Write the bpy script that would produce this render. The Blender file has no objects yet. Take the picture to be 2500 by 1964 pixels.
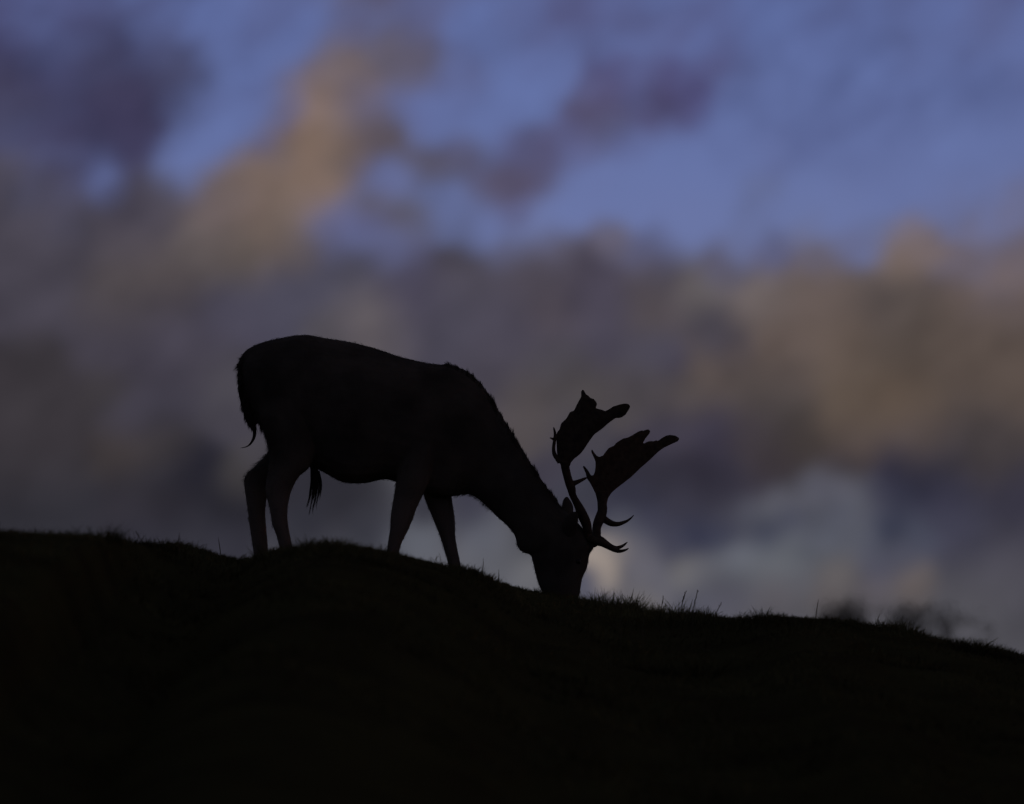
import bpy, bmesh, math, random
import numpy as np
from mathutils import Vector
from mathutils.bvhtree import BVHTree

scene = bpy.context.scene
col = scene.collection
rnd = random.Random(7)
rng = np.random.default_rng(7)

# ------------------------------------------------------------------ camera
cam_data = bpy.data.cameras.new("camera")
cam = bpy.data.objects.new("camera", cam_data)
col.objects.link(cam)
cam.location = (0.0, -30.0, -2.9)
cam.rotation_euler = (math.radians(90.0 + 7.0), 0.0, 0.0)
cam_data.sensor_width = 36.0
cam_data.lens = 233.5
cam_data.clip_start = 0.5
cam_data.clip_end = 20000.0
cam_data.dof.use_dof = True
cam_data.dof.focus_distance = 30.15
cam_data.dof.aperture_fstop = 2.5          # a fast long telephoto: far bushes and the near hump go soft
scene.camera = cam

# ------------------------------------------------------------------ exposure
scene.view_settings.view_transform = 'Standard'
scene.view_settings.look = 'None'
scene.view_settings.exposure = 0.0
scene.view_settings.gamma = 1.0
scene.view_settings.use_curve_mapping = False

scene.cycles.use_adaptive_sampling = True
scene.cycles.adaptive_threshold = 0.02
scene.cycles.adaptive_min_samples = 24
scene.cycles.use_denoising = True

# ------------------------------------------------------------------ sun: just above the horizon, off to the side
SUN_EL, SUN_AZ = math.radians(4.0), math.radians(110.0)      # azimuth clockwise from +Y
sun_data = bpy.data.lights.new("sun", 'SUN')
sun_data.energy = 0.02
sun_data.angle = math.radians(0.5)
sun_data.color = (1.0, 0.72, 0.5)
sun = bpy.data.objects.new("sun", sun_data)
col.objects.link(sun)
d = Vector((math.sin(SUN_AZ) * math.cos(SUN_EL), math.cos(SUN_AZ) * math.cos(SUN_EL), math.sin(SUN_EL)))
sun.rotation_euler = d.to_track_quat('Z', 'Y').to_euler()

# ------------------------------------------------------------------ dusk sky: clear air with banks of cloud
# azimuth, elevation, reach (degrees), how much cloud covers the air there, colour of the cloud
CLOUD_BANKS = [
 (-3.58,9.92,0.53,0.95,0.0452,0.0409,0.0844), (-2.93,9.85,0.42,0.85,0.0513,0.0482,0.0953), (-3.97,10.23,0.63,0.70,0.0578,0.0529,0.1221),
 (-3.30,10.38,0.53,0.40,0.0685,0.0648,0.1413), (-2.33,9.79,0.42,0.21,0.0513,0.0545,0.1384), (-2.61,10.14,0.49,0.30,0.0595,0.0595,0.1413),
 (-1.97,10.14,0.53,0.26,0.0630,0.0630,0.1441), (-1.50,9.90,0.42,0.95,0.1529,0.1195,0.1274), (-1.04,10.04,0.42,0.90,0.1144,0.0953,0.1144),
 (-0.86,10.39,0.49,0.75,0.0931,0.0802,0.1441), (-1.33,10.32,0.39,0.60,0.1022,0.0887,0.1500), (-0.50,9.80,0.42,0.30,0.0931,0.0844,0.1620),
 (-0.18,10.15,0.49,0.21,0.0578,0.0630,0.1413), (0.29,9.94,0.42,0.30,0.0844,0.0762,0.1620), (0.54,10.36,0.53,0.60,0.0802,0.0704,0.1559),
 (1.00,9.76,0.39,0.70,0.0762,0.0648,0.1500), (1.47,9.76,0.32,0.80,0.0723,0.0612,0.1500), (1.83,9.93,0.32,0.60,0.0762,0.0648,0.1500),
 (1.76,10.11,0.46,0.55,0.0723,0.0648,0.1559), (1.97,9.79,0.39,0.30,0.0612,0.0630,0.1470), (2.33,10.25,0.60,0.24,0.0452,0.0497,0.1301),
 (2.97,9.92,0.60,0.24,0.0452,0.0497,0.1301), (3.58,10.31,0.63,0.30,0.0648,0.0648,0.1470), (4.04,9.74,0.60,0.24,0.0452,0.0497,0.1301),
 (4.29,10.23,0.60,0.30,0.0802,0.0723,0.1500), (-4.25,9.56,0.60,0.90,0.0513,0.0452,0.0844), (-3.93,9.11,0.53,0.75,0.0612,0.0545,0.1119),
 (-4.10,8.79,0.53,0.90,0.0648,0.0578,0.0844), (-3.29,9.43,0.71,1.00,0.0423,0.0382,0.0844), (-3.39,9.08,0.53,1.00,0.0452,0.0423,0.0931),
 (-2.90,9.54,0.30,0.75,0.0482,0.0452,0.0953), (-2.54,9.43,0.49,0.16,0.0482,0.0513,0.1329), (-2.72,9.22,0.42,0.11,0.0423,0.0482,0.1221),
 (-2.89,9.01,0.35,0.05,0.0802,0.0802,0.1878), (-3.52,8.90,0.32,0.30,0.0612,0.0612,0.1559), (-2.18,9.54,0.42,0.26,0.0723,0.0704,0.1500),
 (-1.97,9.40,0.25,0.60,0.0908,0.0802,0.1620), (-1.65,9.51,0.62,1.00,0.2122,0.1500,0.1274), (-1.68,9.21,0.62,1.00,0.2195,0.1529,0.1195),
 (-1.82,8.98,0.62,1.00,0.2051,0.1413,0.1144), (-2.18,8.73,0.62,1.00,0.1714,0.1248,0.1119), (-2.40,8.59,0.56,1.00,0.1651,0.1221,0.1144),
 (-2.14,8.48,0.56,1.00,0.1413,0.1046,0.0887), (-2.61,8.69,0.39,1.00,0.1144,0.0908,0.0976), (-2.16,9.22,0.21,0.70,0.1070,0.0976,0.1878),
 (-1.36,9.41,0.39,1.00,0.1095,0.0908,0.1144), (-1.14,9.27,0.42,1.00,0.0999,0.0823,0.1022), (-1.25,8.95,0.35,0.80,0.1022,0.0931,0.1559),
 (-1.32,9.55,0.35,0.80,0.1070,0.0931,0.1620), (-3.28,8.62,0.53,1.00,0.0685,0.0612,0.0887), (-3.03,8.76,0.39,1.00,0.0823,0.0723,0.0953),
 (-3.32,8.34,0.46,1.00,0.0802,0.0685,0.0823), (-3.05,8.06,0.60,1.00,0.0802,0.0666,0.0704), (-3.38,7.91,0.53,1.00,0.0685,0.0578,0.0630),
 (-2.60,8.27,0.46,1.00,0.0953,0.0802,0.0823), (-2.32,8.20,0.39,1.00,0.0908,0.0762,0.0742), (-4.28,8.33,0.92,1.00,0.0648,0.0578,0.0782),
 (-1.61,8.49,0.42,0.80,0.0976,0.0931,0.1620), (-1.36,8.56,0.35,0.70,0.1070,0.1070,0.2232), (-1.09,8.95,0.32,0.50,0.1070,0.1070,0.2051),
 (-1.07,8.35,0.42,0.75,0.1022,0.0976,0.1746), (-1.25,8.70,0.32,0.95,0.0908,0.0802,0.1022), (-0.89,8.60,0.32,0.90,0.0999,0.0865,0.1070),
 (-0.68,8.74,0.42,0.50,0.0802,0.0844,0.1500), (-0.15,8.54,0.39,0.10,0.1022,0.1144,0.2232), (-0.43,8.63,0.39,0.50,0.0802,0.0844,0.1500),
 (-0.27,9.34,0.49,0.16,0.0578,0.0630,0.1413), (-0.54,9.44,0.42,0.26,0.0723,0.0742,0.1590), (0.04,9.48,0.39,0.16,0.0578,0.0612,0.1413),
 (-0.82,9.51,0.39,0.30,0.0931,0.0844,0.1714), (-0.72,9.05,0.32,0.90,0.0908,0.0802,0.1144), (-0.43,9.09,0.35,0.95,0.0865,0.0762,0.1119),
 (-0.10,8.88,0.39,0.95,0.0844,0.0685,0.1095), (0.25,9.02,0.39,0.90,0.0823,0.0685,0.1195), (0.04,9.16,0.28,0.70,0.0931,0.0802,0.1620),
 (0.00,8.70,0.28,0.70,0.0931,0.0802,0.1500), (0.79,9.44,0.39,0.85,0.0802,0.0685,0.1248), (1.15,9.44,0.28,0.75,0.0802,0.0685,0.1500),
 (1.36,9.54,0.35,0.95,0.0648,0.0545,0.1195), (0.79,9.64,0.28,0.75,0.0887,0.0762,0.1620), (1.39,9.19,0.32,0.13,0.0467,0.0529,0.1274),
 (1.86,9.37,0.32,0.24,0.0452,0.0497,0.1301), (1.57,9.58,0.39,0.80,0.0723,0.0648,0.1620), (0.54,9.25,0.32,0.75,0.0887,0.0762,0.1559),
 (0.32,9.16,0.28,0.80,0.0887,0.0742,0.1500), (1.00,9.23,0.25,0.50,0.0802,0.0762,0.1714), (1.07,8.91,0.63,0.05,0.1274,0.1274,0.2232),
 (0.61,8.84,0.49,0.05,0.1274,0.1274,0.2232), (1.61,8.98,0.60,0.00,0.0452,0.0482,0.1221), (1.97,9.40,0.60,0.24,0.0452,0.0497,0.1301),
 (2.68,9.40,0.63,0.24,0.0452,0.0497,0.1301), (3.22,9.39,0.60,0.24,0.0452,0.0497,0.1301), (3.32,8.86,0.60,0.10,0.0802,0.0908,0.1878),
 (2.68,8.76,0.53,0.08,0.1022,0.1144,0.1878), (2.28,9.08,0.28,0.25,0.0802,0.0802,0.1714), (2.20,8.80,0.28,0.30,0.1022,0.1070,0.1714),
 (2.11,8.52,0.28,0.35,0.1022,0.1070,0.1714), (0.29,8.53,0.39,0.10,0.1559,0.1559,0.2232), (1.61,8.52,0.46,0.08,0.1559,0.1559,0.2232),
 (2.68,8.48,0.46,0.15,0.1274,0.1413,0.2051), (3.10,8.44,0.39,0.20,0.1144,0.1221,0.1812), (4.10,8.86,0.92,0.10,0.0802,0.0908,0.1878),
 (0.36,8.31,0.32,0.90,0.0999,0.0865,0.1170), (0.86,8.38,0.28,0.85,0.1248,0.1046,0.1329), (-0.07,8.35,0.32,0.85,0.0953,0.0865,0.1248),
 (1.25,8.28,0.35,0.85,0.0823,0.0762,0.1248), (1.78,8.20,0.32,0.85,0.0908,0.0823,0.1248), (1.96,8.29,0.25,0.30,0.1274,0.1274,0.2051),
 (2.25,8.25,0.32,0.80,0.0887,0.0844,0.1500), (2.64,8.29,0.35,0.90,0.1301,0.1046,0.1144), (2.96,8.37,0.28,0.70,0.1221,0.1022,0.1384),
 (3.53,8.37,0.32,0.95,0.1812,0.1356,0.1248), (3.35,8.26,0.35,1.00,0.1812,0.1356,0.1195), (4.28,8.26,0.85,0.90,0.1470,0.1095,0.1022),
 (-1.96,7.99,0.60,1.00,0.0685,0.0648,0.0953), (-1.43,8.03,0.53,1.00,0.0685,0.0648,0.0931), (-0.89,7.92,0.56,1.00,0.0648,0.0578,0.0887),
 (-0.36,8.07,0.53,1.00,0.0723,0.0648,0.0887), (0.25,8.07,0.49,1.00,0.0723,0.0630,0.0844), (0.71,7.93,0.53,1.00,0.0648,0.0561,0.0823),
 (1.32,8.06,0.39,1.00,0.0823,0.0704,0.0887), (1.60,7.99,0.42,1.00,0.1274,0.1119,0.1170), (2.14,7.92,0.53,1.00,0.1384,0.1144,0.1144),
 (2.67,7.92,0.56,1.00,0.1301,0.0999,0.0931), (3.21,7.91,0.49,1.00,0.0999,0.0802,0.0782), (3.45,7.74,0.49,1.00,0.0865,0.0685,0.0630),
 (1.96,8.13,0.25,0.95,0.0865,0.0802,0.1144), (-1.25,7.69,0.42,1.00,0.1301,0.1119,0.1195), (-1.39,7.85,0.28,1.00,0.0953,0.0844,0.1022),
 (-1.53,7.57,0.39,1.00,0.0865,0.0782,0.0931), (-1.03,7.61,0.39,1.00,0.0953,0.0844,0.1022), (-0.53,7.64,0.56,1.00,0.0648,0.0595,0.0844),
 (0.00,7.64,0.56,1.00,0.0648,0.0578,0.0823), (0.36,7.78,0.46,1.00,0.0762,0.0630,0.0782), (0.71,7.64,0.53,1.00,0.0612,0.0545,0.0782),
 (1.25,7.78,0.46,1.00,0.0865,0.0723,0.0823), (1.78,7.64,0.42,1.00,0.0648,0.0578,0.0742), (1.78,7.46,0.35,1.00,0.0648,0.0578,0.0782),
 (2.32,7.57,0.49,1.00,0.1144,0.0865,0.0782), (2.85,7.53,0.56,1.00,0.1095,0.0823,0.0704), (3.38,7.35,0.60,1.00,0.0908,0.0704,0.0612),
 (4.09,7.45,0.92,1.00,0.0953,0.0723,0.0630), (-3.38,7.52,0.56,1.00,0.0578,0.0513,0.0704), (-2.96,7.63,0.53,1.00,0.0648,0.0578,0.0823),
 (-2.46,7.78,0.53,1.00,0.0685,0.0630,0.0931), (-2.74,7.35,0.53,1.00,0.0545,0.0482,0.0666), (-3.20,7.28,0.42,1.00,0.0513,0.0452,0.0630),
 (-2.51,7.12,0.42,1.00,0.0685,0.0630,0.0782), (-3.47,7.08,0.35,1.00,0.0452,0.0395,0.0437), (-3.31,6.92,0.39,1.00,0.0545,0.0497,0.0704),
 (-2.92,7.00,0.39,1.00,0.0482,0.0437,0.0612), (-2.45,6.82,0.35,1.00,0.0513,0.0467,0.0612), (-3.36,6.57,0.42,1.00,0.0497,0.0409,0.0423),
 (-3.02,6.64,0.39,1.00,0.0423,0.0369,0.0423), (-2.74,6.39,0.39,1.00,0.0203,0.0194,0.0296), (-2.39,6.33,0.32,1.00,0.0482,0.0437,0.0467),
 (-2.24,6.51,0.25,1.00,0.0578,0.0529,0.0630), (-3.20,6.26,0.42,1.00,0.0284,0.0262,0.0343), (-2.96,6.10,0.46,1.00,0.0232,0.0212,0.0296),
 (-2.45,6.05,0.39,1.00,0.0203,0.0194,0.0273), (-3.37,6.01,0.42,1.00,0.0273,0.0242,0.0319), (-2.85,5.80,0.39,1.00,0.0319,0.0307,0.0423),
 (-3.26,5.83,0.35,1.00,0.0307,0.0296,0.0423), (-2.45,5.77,0.32,1.00,0.0331,0.0319,0.0452), (-4.23,6.74,0.92,1.00,0.0409,0.0356,0.0423),
 (-4.22,5.86,0.85,1.00,0.0284,0.0273,0.0356), (-0.18,7.29,0.53,1.00,0.0648,0.0578,0.0782), (0.18,7.08,0.42,1.00,0.0865,0.0742,0.0782),
 (0.36,7.29,0.42,1.00,0.0648,0.0595,0.0742), (0.14,6.87,0.35,1.00,0.0823,0.0704,0.0742), (0.53,7.11,0.39,1.00,0.0762,0.0666,0.0704),
 (1.23,7.34,0.42,1.00,0.0648,0.0595,0.0844), (1.71,7.27,0.39,1.00,0.1095,0.0844,0.0782), (1.53,7.08,0.39,1.00,0.0823,0.0685,0.0704),
 (1.10,7.08,0.39,1.00,0.0723,0.0630,0.0704), (1.96,7.11,0.42,1.00,0.0802,0.0648,0.0630), (2.38,7.18,0.46,1.00,0.0823,0.0648,0.0612),
 (2.31,6.90,0.39,1.00,0.0612,0.0513,0.0513), (2.95,7.03,0.53,1.00,0.1046,0.0782,0.0630), (3.34,7.00,0.49,1.00,0.1195,0.0865,0.0666),
 (2.99,6.65,0.49,1.00,0.0802,0.0612,0.0561), (3.45,6.68,0.46,1.00,0.0762,0.0595,0.0578), (2.52,6.65,0.39,1.00,0.0578,0.0467,0.0452),
 (2.13,6.72,0.39,1.00,0.0513,0.0423,0.0513), (1.77,6.76,0.42,1.00,0.0452,0.0395,0.0612), (1.39,6.72,0.39,1.00,0.0482,0.0423,0.0612),
 (0.46,6.76,0.39,1.00,0.0578,0.0529,0.0666), (0.39,6.48,0.32,1.00,0.0452,0.0409,0.0578), (1.63,6.32,0.53,1.00,0.0296,0.0262,0.0409),
 (1.24,6.30,0.42,1.00,0.0319,0.0296,0.0437), (1.88,6.23,0.39,1.00,0.0296,0.0273,0.0423), (2.31,6.45,0.39,1.00,0.0423,0.0343,0.0409),
 (2.84,6.43,0.32,1.00,0.0423,0.0356,0.0437), (3.26,6.40,0.39,1.00,0.0232,0.0232,0.0437), (3.51,6.29,0.35,1.00,0.0262,0.0262,0.0452),
 (0.60,6.30,0.32,1.00,0.0452,0.0452,0.0630), (2.10,6.23,0.32,1.00,0.0452,0.0395,0.0545), (2.72,6.26,0.32,1.00,0.0999,0.0999,0.1274),
 (2.45,6.16,0.28,1.00,0.0953,0.0953,0.1195), (3.05,6.13,0.32,1.00,0.0999,0.1022,0.1248), (3.37,6.08,0.32,1.00,0.0423,0.0437,0.0704),
 (2.24,6.06,0.26,1.00,0.0999,0.1022,0.1248), (1.99,6.01,0.21,1.00,0.0823,0.0844,0.1095), (4.08,6.60,0.60,1.00,0.0578,0.0482,0.0513),
 (1.10,6.07,0.39,1.00,0.0382,0.0382,0.0612), (1.53,6.09,0.39,1.00,0.0423,0.0409,0.0612), (1.88,6.05,0.28,1.00,0.0545,0.0529,0.0742),
 (1.63,5.84,0.35,1.00,0.0356,0.0382,0.0666), (1.31,5.87,0.28,1.00,0.0513,0.0513,0.0782), (1.10,5.84,0.25,1.00,0.0723,0.0742,0.1022),
 (0.96,5.91,0.21,1.00,0.0762,0.0782,0.1022), (1.95,5.87,0.32,1.00,0.0545,0.0561,0.0823), (2.24,5.87,0.30,1.00,0.0395,0.0437,0.0723),
 (2.63,5.91,0.35,1.00,0.0823,0.0865,0.1144), (2.95,5.87,0.32,1.00,0.0908,0.0953,0.1195), (3.25,5.90,0.32,1.00,0.0382,0.0437,0.0742),
 (3.51,5.83,0.32,1.00,0.0578,0.0630,0.0931), (3.37,5.65,0.28,1.00,0.0762,0.0762,0.1070), (1.46,5.70,0.28,1.00,0.0578,0.0595,0.0887),
 (2.04,5.61,0.39,1.00,0.1221,0.1301,0.1529), (2.41,5.62,0.35,1.00,0.1221,0.1301,0.1500), (2.66,5.73,0.32,1.00,0.0999,0.1070,0.1329),
 (1.50,5.54,0.25,1.00,0.1356,0.1301,0.1329), (1.67,5.52,0.25,1.00,0.1144,0.1144,0.1329), (2.85,5.52,0.32,1.00,0.1170,0.1070,0.1095),
 (2.52,5.45,0.28,1.00,0.0999,0.0999,0.1195), (3.19,5.55,0.28,1.00,0.0685,0.0685,0.1022), (0.77,5.58,0.22,1.00,0.3467,0.2918,0.2582),
 (0.81,5.45,0.19,1.00,0.2874,0.2462,0.2232), (0.89,5.70,0.21,1.00,0.1529,0.1384,0.1441), (1.09,5.65,0.28,1.00,0.1248,0.1195,0.1441),
 (1.24,5.45,0.32,1.00,0.1095,0.1070,0.1329), (1.03,5.42,0.25,1.00,0.1144,0.1095,0.1301), (0.82,5.26,0.21,1.00,0.0908,0.0908,0.1248),
 (0.67,5.42,0.18,1.00,0.0999,0.0999,0.1384), (1.10,5.24,0.32,1.00,0.1301,0.1195,0.1195), (1.67,5.31,0.32,1.00,0.0865,0.0865,0.1144),
 (1.90,5.34,0.35,1.00,0.0823,0.0802,0.1046), (2.30,5.31,0.35,1.00,0.0953,0.0887,0.1022), (2.76,5.31,0.35,1.00,0.1095,0.0953,0.0976),
 (3.12,5.37,0.32,1.00,0.0999,0.0887,0.1022), (3.44,5.41,0.28,1.00,0.1144,0.0953,0.0931), (4.25,5.51,0.78,1.00,0.0685,0.0648,0.0823),
 (3.90,5.86,0.53,1.00,0.0513,0.0513,0.0823), (3.80,6.22,0.53,1.00,0.0319,0.0307,0.0513), (4.36,6.04,0.63,1.00,0.0369,0.0343,0.0545),
 (4.07,5.09,0.63,1.00,0.0823,0.0802,0.0931), (-1.42,6.05,0.53,1.00,0.0222,0.0212,0.0296), (-1.78,5.91,0.39,1.00,0.0242,0.0242,0.0343),
 (-1.24,5.84,0.35,1.00,0.0356,0.0369,0.0513), (-0.85,5.77,0.35,1.00,0.1095,0.1170,0.1441), (-0.36,5.98,0.28,1.00,0.0578,0.0578,0.0823),
 (-0.25,5.81,0.28,1.00,0.0999,0.1046,0.1301), (-0.18,5.56,0.39,1.00,0.1248,0.1274,0.1500), (0.11,5.49,0.25,1.00,0.1470,0.1470,0.1620),
 (-0.39,6.14,0.25,1.00,0.0395,0.0382,0.0578), (-0.78,6.09,0.25,1.00,0.0319,0.0319,0.0452), (-1.95,6.30,0.39,1.00,0.0252,0.0242,0.0331),
 (-0.89,4.82,1.76,1.00,0.0908,0.0908,0.1070), (2.65,4.46,1.76,1.00,0.0823,0.0802,0.0931), (-3.36,4.81,1.76,1.00,0.0382,0.0382,0.0513),
 (1.11,10.36,0.53,0.50,0.0762,0.0685,0.1500), (0.18,10.36,0.53,0.30,0.0648,0.0630,0.1441), (1.61,10.39,0.53,0.30,0.0762,0.0685,0.1559),
 (-1.97,10.53,0.71,0.30,0.0802,0.0723,0.1500), (-1.26,10.60,0.71,0.80,0.1070,0.0931,0.1441), (-0.18,10.68,0.88,0.40,0.0887,0.0802,0.1500),
 (1.26,10.74,0.88,0.40,0.0762,0.0685,0.1500), (2.69,10.67,0.88,0.30,0.0648,0.0630,0.1441), (-3.40,10.66,0.88,0.60,0.0545,0.0497,0.1144),
 (3.94,10.58,0.88,0.30,0.0802,0.0723,0.1559), (-1.50,9.05,0.32,1.00,0.1356,0.1070,0.1070), (-2.00,8.56,0.35,1.00,0.1356,0.1070,0.0931),
 (-2.46,8.77,0.32,1.00,0.1356,0.1070,0.1070), (-1.97,8.87,0.62,1.00,0.1746,0.1301,0.1119), (-1.50,9.37,0.28,1.00,0.1529,0.1221,0.1301),
 (-1.89,8.35,0.35,1.00,0.1046,0.0865,0.0887), (-2.25,8.34,0.32,1.00,0.1144,0.0931,0.0823), (-2.00,9.09,0.25,0.95,0.1413,0.1144,0.1248),
 (3.16,6.22,0.28,1.00,0.0467,0.0452,0.0742), (3.21,6.06,0.25,1.00,0.0578,0.0595,0.0908), (2.89,6.03,0.28,1.00,0.0865,0.0908,0.1248),
 (3.09,5.76,0.25,1.00,0.0865,0.0908,0.1248), (-2.46,8.38,0.39,1.00,0.1195,0.0976,0.0931), (-2.75,8.48,0.39,1.00,0.1070,0.0887,0.0908),
 (-4.04,9.91,0.60,0.95,0.0423,0.0382,0.0887), (-3.93,9.35,0.53,1.00,0.0423,0.0395,0.0887), (-3.40,10.17,0.56,0.95,0.0423,0.0395,0.0887),
 (-0.90,9.94,0.39,0.85,0.1070,0.0908,0.1274), (2.06,6.08,0.19,1.00,0.1022,0.1046,0.1384), (2.32,6.15,0.19,1.00,0.1070,0.1070,0.1384),
 (2.64,6.25,0.19,1.00,0.1022,0.1022,0.1356), (2.83,6.23,0.19,1.00,0.1070,0.1070,0.1384), (1.83,5.85,0.21,1.00,0.0369,0.0395,0.0685),
 (1.53,5.79,0.21,1.00,0.0369,0.0395,0.0723), (2.45,6.01,0.19,1.00,0.0545,0.0578,0.0887), (3.32,6.20,0.21,1.00,0.0319,0.0331,0.0545),
 (3.22,5.94,0.21,1.00,0.0395,0.0437,0.0723), (2.80,5.81,0.21,1.00,0.1119,0.1195,0.1559), (1.99,5.66,0.21,1.00,0.1221,0.1274,0.1590),
 (1.53,5.52,0.21,1.00,0.1384,0.1329,0.1441), (1.34,5.71,0.21,1.00,0.0545,0.0545,0.0844), (1.18,5.92,0.21,1.00,0.0482,0.0482,0.0802),
 (3.16,5.65,0.21,1.00,0.0844,0.0865,0.1144), (2.83,5.46,0.21,1.00,0.1329,0.1195,0.1248), (3.32,5.65,0.21,1.00,0.0578,0.0612,0.0865),
 (-1.25,7.75,0.21,1.00,0.1500,0.1301,0.1441), (-1.39,7.62,0.18,1.00,0.1070,0.0931,0.1119), (1.25,7.11,0.21,1.00,0.0887,0.0762,0.0844),
 (1.71,7.25,0.21,1.00,0.1274,0.0999,0.0953), (1.92,7.36,0.19,1.00,0.1022,0.0802,0.0802), (1.42,7.32,0.21,1.00,0.0648,0.0578,0.0887),
 (-2.68,9.57,0.28,0.35,0.0648,0.0648,0.1500), (-1.40,9.56,0.35,0.95,0.1356,0.1144,0.1384), (-1.90,9.54,0.28,0.70,0.1170,0.0999,0.1620),
 (-0.29,8.98,0.28,0.90,0.0887,0.0762,0.1274), (-0.46,9.20,0.25,0.85,0.0887,0.0782,0.1384), (0.14,9.23,0.25,0.80,0.0844,0.0742,0.1441)]

def bank_group(banks):
    """A node group that adds some cloud banks to the running sums."""
    g = bpy.data.node_groups.new("cloud_banks", 'ShaderNodeTree')
    for io in ('INPUT', 'OUTPUT'):
        if io == 'INPUT':
            g.interface.new_socket('Angle', in_out=io, socket_type='NodeSocketVector')
        g.interface.new_socket('Colour', in_out=io, socket_type='NodeSocketVector')
        g.interface.new_socket('Cover', in_out=io, socket_type='NodeSocketFloat')
        g.interface.new_socket('Weight', in_out=io, socket_type='NodeSocketFloat')
    N, L = g.nodes.new, g.links.new
    gi, go = N('NodeGroupInput'), N('NodeGroupOutput')
    col_, cov_, w_ = gi.outputs['Colour'], gi.outputs['Cover'], gi.outputs['Weight']
    for (a, e, r, cov, cr, cg, cb) in banks:
        # the centre hangs on the running sum so that the shader compiler takes the banks one by one
        cen = N('ShaderNodeVectorMath'); cen.operation = 'MULTIPLY_ADD'
        cen.inputs[1].default_value = (0, 0, 0); cen.inputs[2].default_value = (a, e, 0.0)
        L(col_, cen.inputs[0])
        dist = N('ShaderNodeVectorMath'); dist.operation = 'DISTANCE'
        L(gi.outputs['Angle'], dist.inputs[0]); L(cen.outputs['Vector'], dist.inputs[1])
        t = N('ShaderNodeMapRange'); t.inputs['From Min'].default_value = r * REACH; t.inputs['From Max'].default_value = 0.0
        L(dist.outputs['Value'], t.inputs['Value'])
        p = N('ShaderNodeMath'); p.operation = 'POWER'; p.inputs[1].default_value = 2.4
        L(t.outputs['Result'], p.inputs[0])
        w = p.outputs[0]
        ad = N('ShaderNodeMath'); ad.operation = 'ADD'; L(w_, ad.inputs[0]); L(w, ad.inputs[1]); w_ = ad.outputs[0]
        ma = N('ShaderNodeMath'); ma.operation = 'MULTIPLY_ADD'
        ma.inputs[1].default_value = cov; L(w, ma.inputs[0]); L(cov_, ma.inputs[2]); cov_ = ma.outputs[0]
        mv = N('ShaderNodeVectorMath'); mv.operation = 'MULTIPLY_ADD'
        mv.inputs[1].default_value = (cr * cov, cg * cov, cb * cov)
        L(w, mv.inputs[0]); L(col_, mv.inputs[2]); col_ = mv.outputs['Vector']
    L(col_, go.inputs['Colour']); L(cov_, go.inputs['Cover']); L(w_, go.inputs['Weight'])
    return g

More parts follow.
